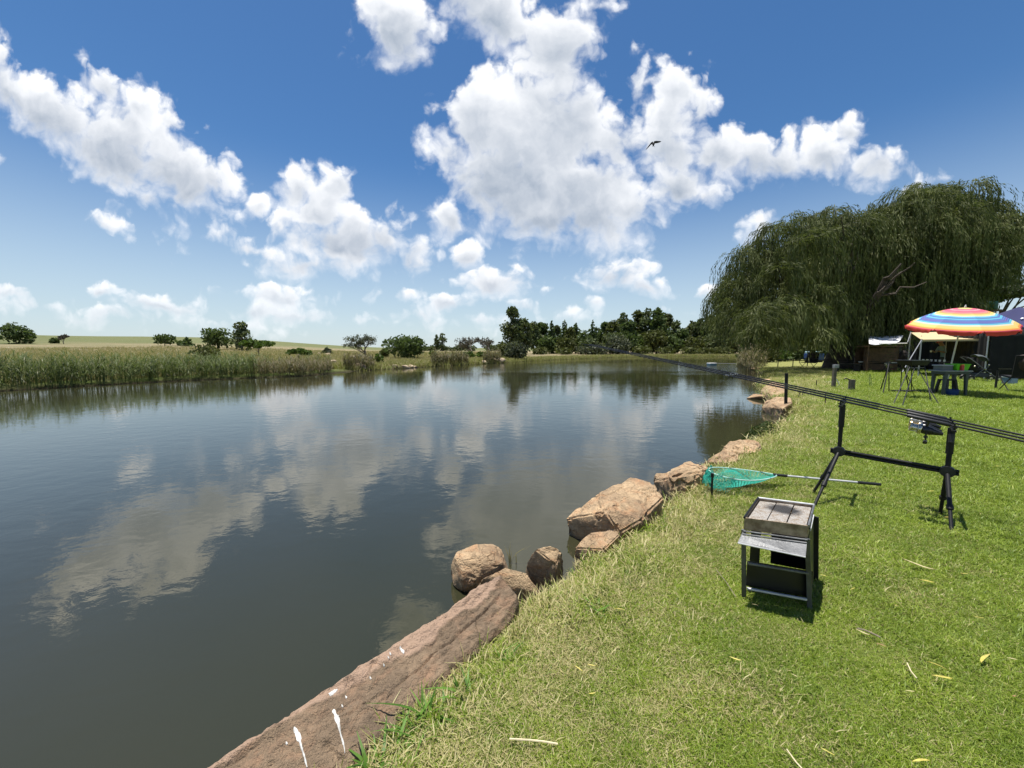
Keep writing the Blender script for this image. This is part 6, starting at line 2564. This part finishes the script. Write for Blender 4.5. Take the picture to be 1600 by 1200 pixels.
# ---------------------------------------------------------------- float out on the water, bird
def build_float():
    p = gz(1112, 570.5, WATER_Z)
    root = thing('moored_float', 'small white and pale blue float moored out on the pond near the willow', 'float', p)
    M = Matrix.Rotation(R(10), 3, 'Z')
    lo = [p + M @ V3(x * .36, y * .28, -.05) for x, y in ((-1, -1), (1, -1), (1, 1), (-1, 1))]
    hi = [p + M @ V3(x * .42, y * .32, .16) for x, y in ((-1, -1), (1, -1), (1, 1), (-1, 1))]
    MB().hexa(lo + hi).build('hull', mat('float_blue', (.22, .42, .52), .5, var=.2), root, bevel=.03)
    MB().box(p + M @ V3(0, 0, .20), (.82, .62, .08), R(10)).build('deck', M_white, root, bevel=.02)
    MB().tube([p + M @ V3(.50, -.05, -.5), p + M @ V3(.50, -.05, .28)], .04, 8).build('mooring_post', M_postwood, root, smooth=True)
    MB().tube([p + M @ V3(.50, -.05, .2), p + M @ V3(2.6, -.5, .16)], .02, 5).build('boom', M_grey_pole, root, smooth=True)


build_float()


def build_bird():
    c = gy(1021, 225, 15.0)
    m = mat('bird_plumage', (.022, .02, .022), .8, var=.4, scale=20)
    mb = MB()
    sc = .155
    # tapered body, nose up to the left, forked tail down
    ax = V3(.10, .35, .93).normalized()
    mb.tube([c + ax * s * sc for s in (-.55, -.35, -.05, .22, .36, .44)], [.012, .028, .046, .040, .026, .006], 10)
    t0 = c - ax * .5 * sc
    for s in (-1, 1):
        mb.plate([t0 + V3(-.012, 0, 0), t0 + V3(.012, 0, 0), t0 - ax * .34 * sc + V3(.035 * s + .008, 0, 0), t0 - ax * .34 * sc + V3(.035 * s - .008, 0, 0)], .004)
    def wing(pts, w):
        V, F = [], []
        for p, q in zip(pts, w):
            for o in ((0, 0, q * .5), (0, q * .3, -q * .5), (0, -q * .06, 0)):
                V.append(c + (V3(*p) + V3(*o)) * 1.0)
        for i in range(len(pts) - 1):
            a = 3 * i
            F.extend([(a, a + 1, a + 4, a + 3), (a + 1, a + 2, a + 5, a + 4), (a + 2, a, a + 3, a + 5)])
        mb.add(V, F)
    wing([(-.02, 0, .055), (-.08, .02, .03), (-.15, .05, -.05), (-.21, .08, -.12), (-.24, .1, -.145)], [.075, .075, .06, .035, .008])
    wing([(.02, 0, .06), (.09, -.02, .065), (.16, -.03, .06), (.24, -.02, .075), (.29, 0, .095)], [.075, .08, .065, .04, .008])
    o = mb.build('swallow', m, None, smooth=True, origin=c)
    tag(o, 'small dark bird with swept wings flying in front of the great white cloud', 'bird')


build_bird()


# ---------------------------------------------------------------- litter on the lawn
def build_litter():
    cols = [mat('yellow_leaf', (.50, .43, .09), .6, var=.35, scale=60), mat('straw_leaf', (.45, .39, .20), .7, var=.2, scale=60), mat('tan_leaf', (.36, .22, .10), .7, var=.3, scale=60)]
    rr = random.Random(12)
    shapes = []
    for k in range(4):
        V, F = [], []
        n = 8
        bend = rr.uniform(-.5, .5)
        for i in range(n + 1):
            t = i / n
            w = .065 * math.sin(math.pi * min(1, t * .96 + .03)) ** .8
            x = t - .5
            y = bend * (t - .5) ** 2
            z = .10 * math.sin(t * 3.1 + k) * .6
            V += [(x, y - w, z + .03), (x, y, z), (x, y + w, z + .03)]
        for i in range(n):
            a = 3 * i
            F += [(a, a + 3, a + 4, a + 1), (a + 1, a + 4, a + 5, a + 2)]
        shapes.append((V, F))
    spots = [(969, 937, 28, 0), (1450, 905, 30, 0), (1436, 879, 46, 1), (1537, 1022, 34, 0), (1466, 1036, 26, 0), (1474, 1054, 30, 0), (1150, 1024, 24, 0), (1287, 893, 12, 0),
             (905, 1026, 22, 0), (925, 1022, 20, 0), (926, 1066, 18, 0), (1332, 914, 14, 0), (1440, 1182, 30, 0), (1294, 1166, 20, 0), (1585, 1084, 18, 2), (1507, 892, 12, 0), (1378, 1003, 16, 2),
             (1423, 1075, 16, 1), (1349, 983, 22, 1), (1480, 805, 12, 0), (1560, 728, 16, 0), (1455, 765, 14, 0), (1420, 795, 18, 1), (1290, 736, 10, 1), (1180, 940, 12, 1),
             (1100, 800, 12, 2), (1060, 850, 12, 0), (1582, 1024, 12, 1), (1242, 1050, 12, 1), (1340, 860, 12, 1), (1530, 960, 14, 0), (1400, 940, 12, 0)]

    def zone(px, py):
        if py > 1100:
            return 'close to the bottom edge of the lawn'
        if py < 830:
            return 'on the grass around the rod pod' if px > 1250 else 'on the grass by the landing net'
        if px < 1170:
            return 'between the slab and the barbecue'
        if py < 965:
            return 'right of the barbecue'
        return 'on the open lawn below the barbecue'
    me_cache = {}
    for i, (px, py, ln, ck) in enumerate(spots):
        p = gz(px, py, .03)
        p.z = ground_z(p.x, p.y) + .036
        dist = (p - Vector((0, 0, CAM_H))).length
        size = ln / FPX * dist * .54
        k = i % 4
        key = (k, ck)
        if key not in me_cache:
            me_cache[key] = np_mesh('fallen_leaf', shapes[k][0], shapes[k][1], [cols[ck]], smooth=True)
        o = bpy.data.objects.new('fallen_leaf', me_cache[key])
        o.location = p
        o.scale = (size, size, size)
        o.rotation_euler = (rr.uniform(-.25, .25), rr.uniform(-.25, .25), rr.uniform(-.7, .5))
        link(o)
        z = zone(px, py)
        same = sorted(q[0] for q in spots if q[3] == ck and zone(q[0], q[1]) == z)
        nth = '' if len(same) == 1 else ', %s from left' % ORD[same.index(px)]
        tag(o, ['narrow yellow leaf ', 'straw coloured leaf ', 'curled tan leaf '][ck] + z + nth, 'leaf',
            ['yellow leaves on the lawn', 'straw coloured leaves on the lawn', 'tan leaves on the lawn'][ck])
    tm = mat('twig', (.22, .18, .13), .9, var=.4, scale=50)
    sm = mat('straw_stem', (.62, .54, .34), .8, var=.2, scale=50)
    for pts, r, m, lab in [([(1340, 976), (1352, 979), (1364, 984), (1376, 990)], .0035, tm, 'thin grey twig on the lawn below the barbecue'),
                           ([(796, 1128), (822, 1131), (848, 1135), (872, 1141)], .003, sm, 'long bleached straw near the bottom of the lawn'),
                           ([(1418, 1030), (1424, 1043), (1433, 1054)], .0022, sm, 'short pale stalk right of centre on the open lawn'),
                           ([(1120, 880), (1135, 900), (1150, 925)], .002, tm, 'thin twig left of the barbecue'),
                           ([(1230, 1160), (1245, 1180), (1262, 1198)], .0022, sm, 'pale stalk at the bottom edge of the lawn'),
                           ([(905, 905), (920, 918), (926, 940)], .0018, sm, 'thin curved straw near the lawn edge by the rocks')]:
        P = []
        for q in pts:
            p = gz(q[0], q[1], .03)
            p.z = ground_z(p.x, p.y) + .034
            P.append(p)
        o = MB().tube(P, r, 6).build('twig' if m is tm else 'straw', m, None, smooth=True, origin=P[0])
        tag(o, lab, 'twig' if m is tm else 'straw')


build_litter()


# ---------------------------------------------------------------- weeds at the slab and in the shallows
def build_weeds():
    wm = leaf_mat('weed_leaf', (.045, .105, .018), (.12, .23, .035), .3, rough=.4)
    rng = np.random.default_rng(4)
    for (px, py, n, h, lab) in [(672, 1080, 20, .12, 'bright green leafy weed beside the slab, middle one'), (640, 1106, 18, .11, 'leafy weed beside the slab below the middle one'), (585, 1158, 16, .10, 'leafy weed at the lower end of the slab edge'),
                                (722, 1052, 14, .09, 'small weed beside the slab above the middle one'), (935, 945, 9, .065, 'single taller grass tuft on the lawn near the rocks'), (790, 1003, 12, .08, 'low weed where the slab narrows')]:
        p = gz(px, py, -.02)
        z = ground_z(p.x, p.y)
        root = thing('weed', lab, 'weed', V3(p.x, p.y, z))
        P = np.stack([rng.normal(size=n) * .022, rng.normal(size=n) * .022, np.zeros(n)], 1)
        V, F = blades(P, rng.uniform(.6, 1.2, n) * h, rng.uniform(.010, .018, n), rng.uniform(.5, 1.6, n), rng.uniform(0, 6.28, n), rng, 5, .7)
        link(bpy.data.objects.new('foliage', np_mesh('foliage', V, F, [wm], smooth=True)), root)
    # dark weeds in the shallows
    c = gz(1203, 683, WATER_Z + .1)
    root = thing('water_weeds', 'bed of dark leafy weeds in the shallows before the pale rock', 'plant', V3(c.x, c.y, WATER_Z))
    n = 6500
    a = rng.uniform(0, 6.28, n)
    r = np.sqrt(rng.uniform(0, 1, n))
    ax = np.array([.62, .78])
    q = np.stack([r * np.cos(a) * 1.15, r * np.sin(a) * .42], 1)
    X = q[:, :1] * ax + q[:, 1:] * np.array([ax[1], -ax[0]])
    h = .30 * (1 - r ** 2) * rng.uniform(.2, 1, n) + .04 + .07 * vnoise(np.stack([X[:, 0] * 4, X[:, 1] * 4, 0 * a], 1))
    P = np.stack([X[:, 0], X[:, 1], np.maximum(.02, h)], 1)
    lm = leaf_mat('water_weed_leaf', (.018, .032, .010), (.060, .085, .022), .25, c3=(.14, .15, .05), f3=.08)
    V, F = leaf_quads(P, rng.normal(size=(n, 3)) * np.array([1, 1, .6]) + np.array([0, 0, .4]), rng.uniform(.04, .085, n), rng.uniform(.016, .03, n), rng)
    link(bpy.data.objects.new('foliage', np_mesh('foliage', V, F, [lm])), root)
    # ochre sprig between the boulders
    p = gz(800, 880, WATER_Z)
    root = thing('water_sprig', 'thin ochre grass sprig growing between the boulders in the water', 'plant', p)
    n = 9
    V, F = blades(np.stack([rng.normal(size=n) * .02, rng.normal(size=n) * .02, np.zeros(n)], 1), rng.uniform(.08, .2, n), .006, rng.uniform(.1, .8, n), rng.uniform(0, 6.28, n), rng, 4)
    link(bpy.data.objects.new('foliage', np_mesh('foliage', V, F, [L_gold])), root)


build_weeds()
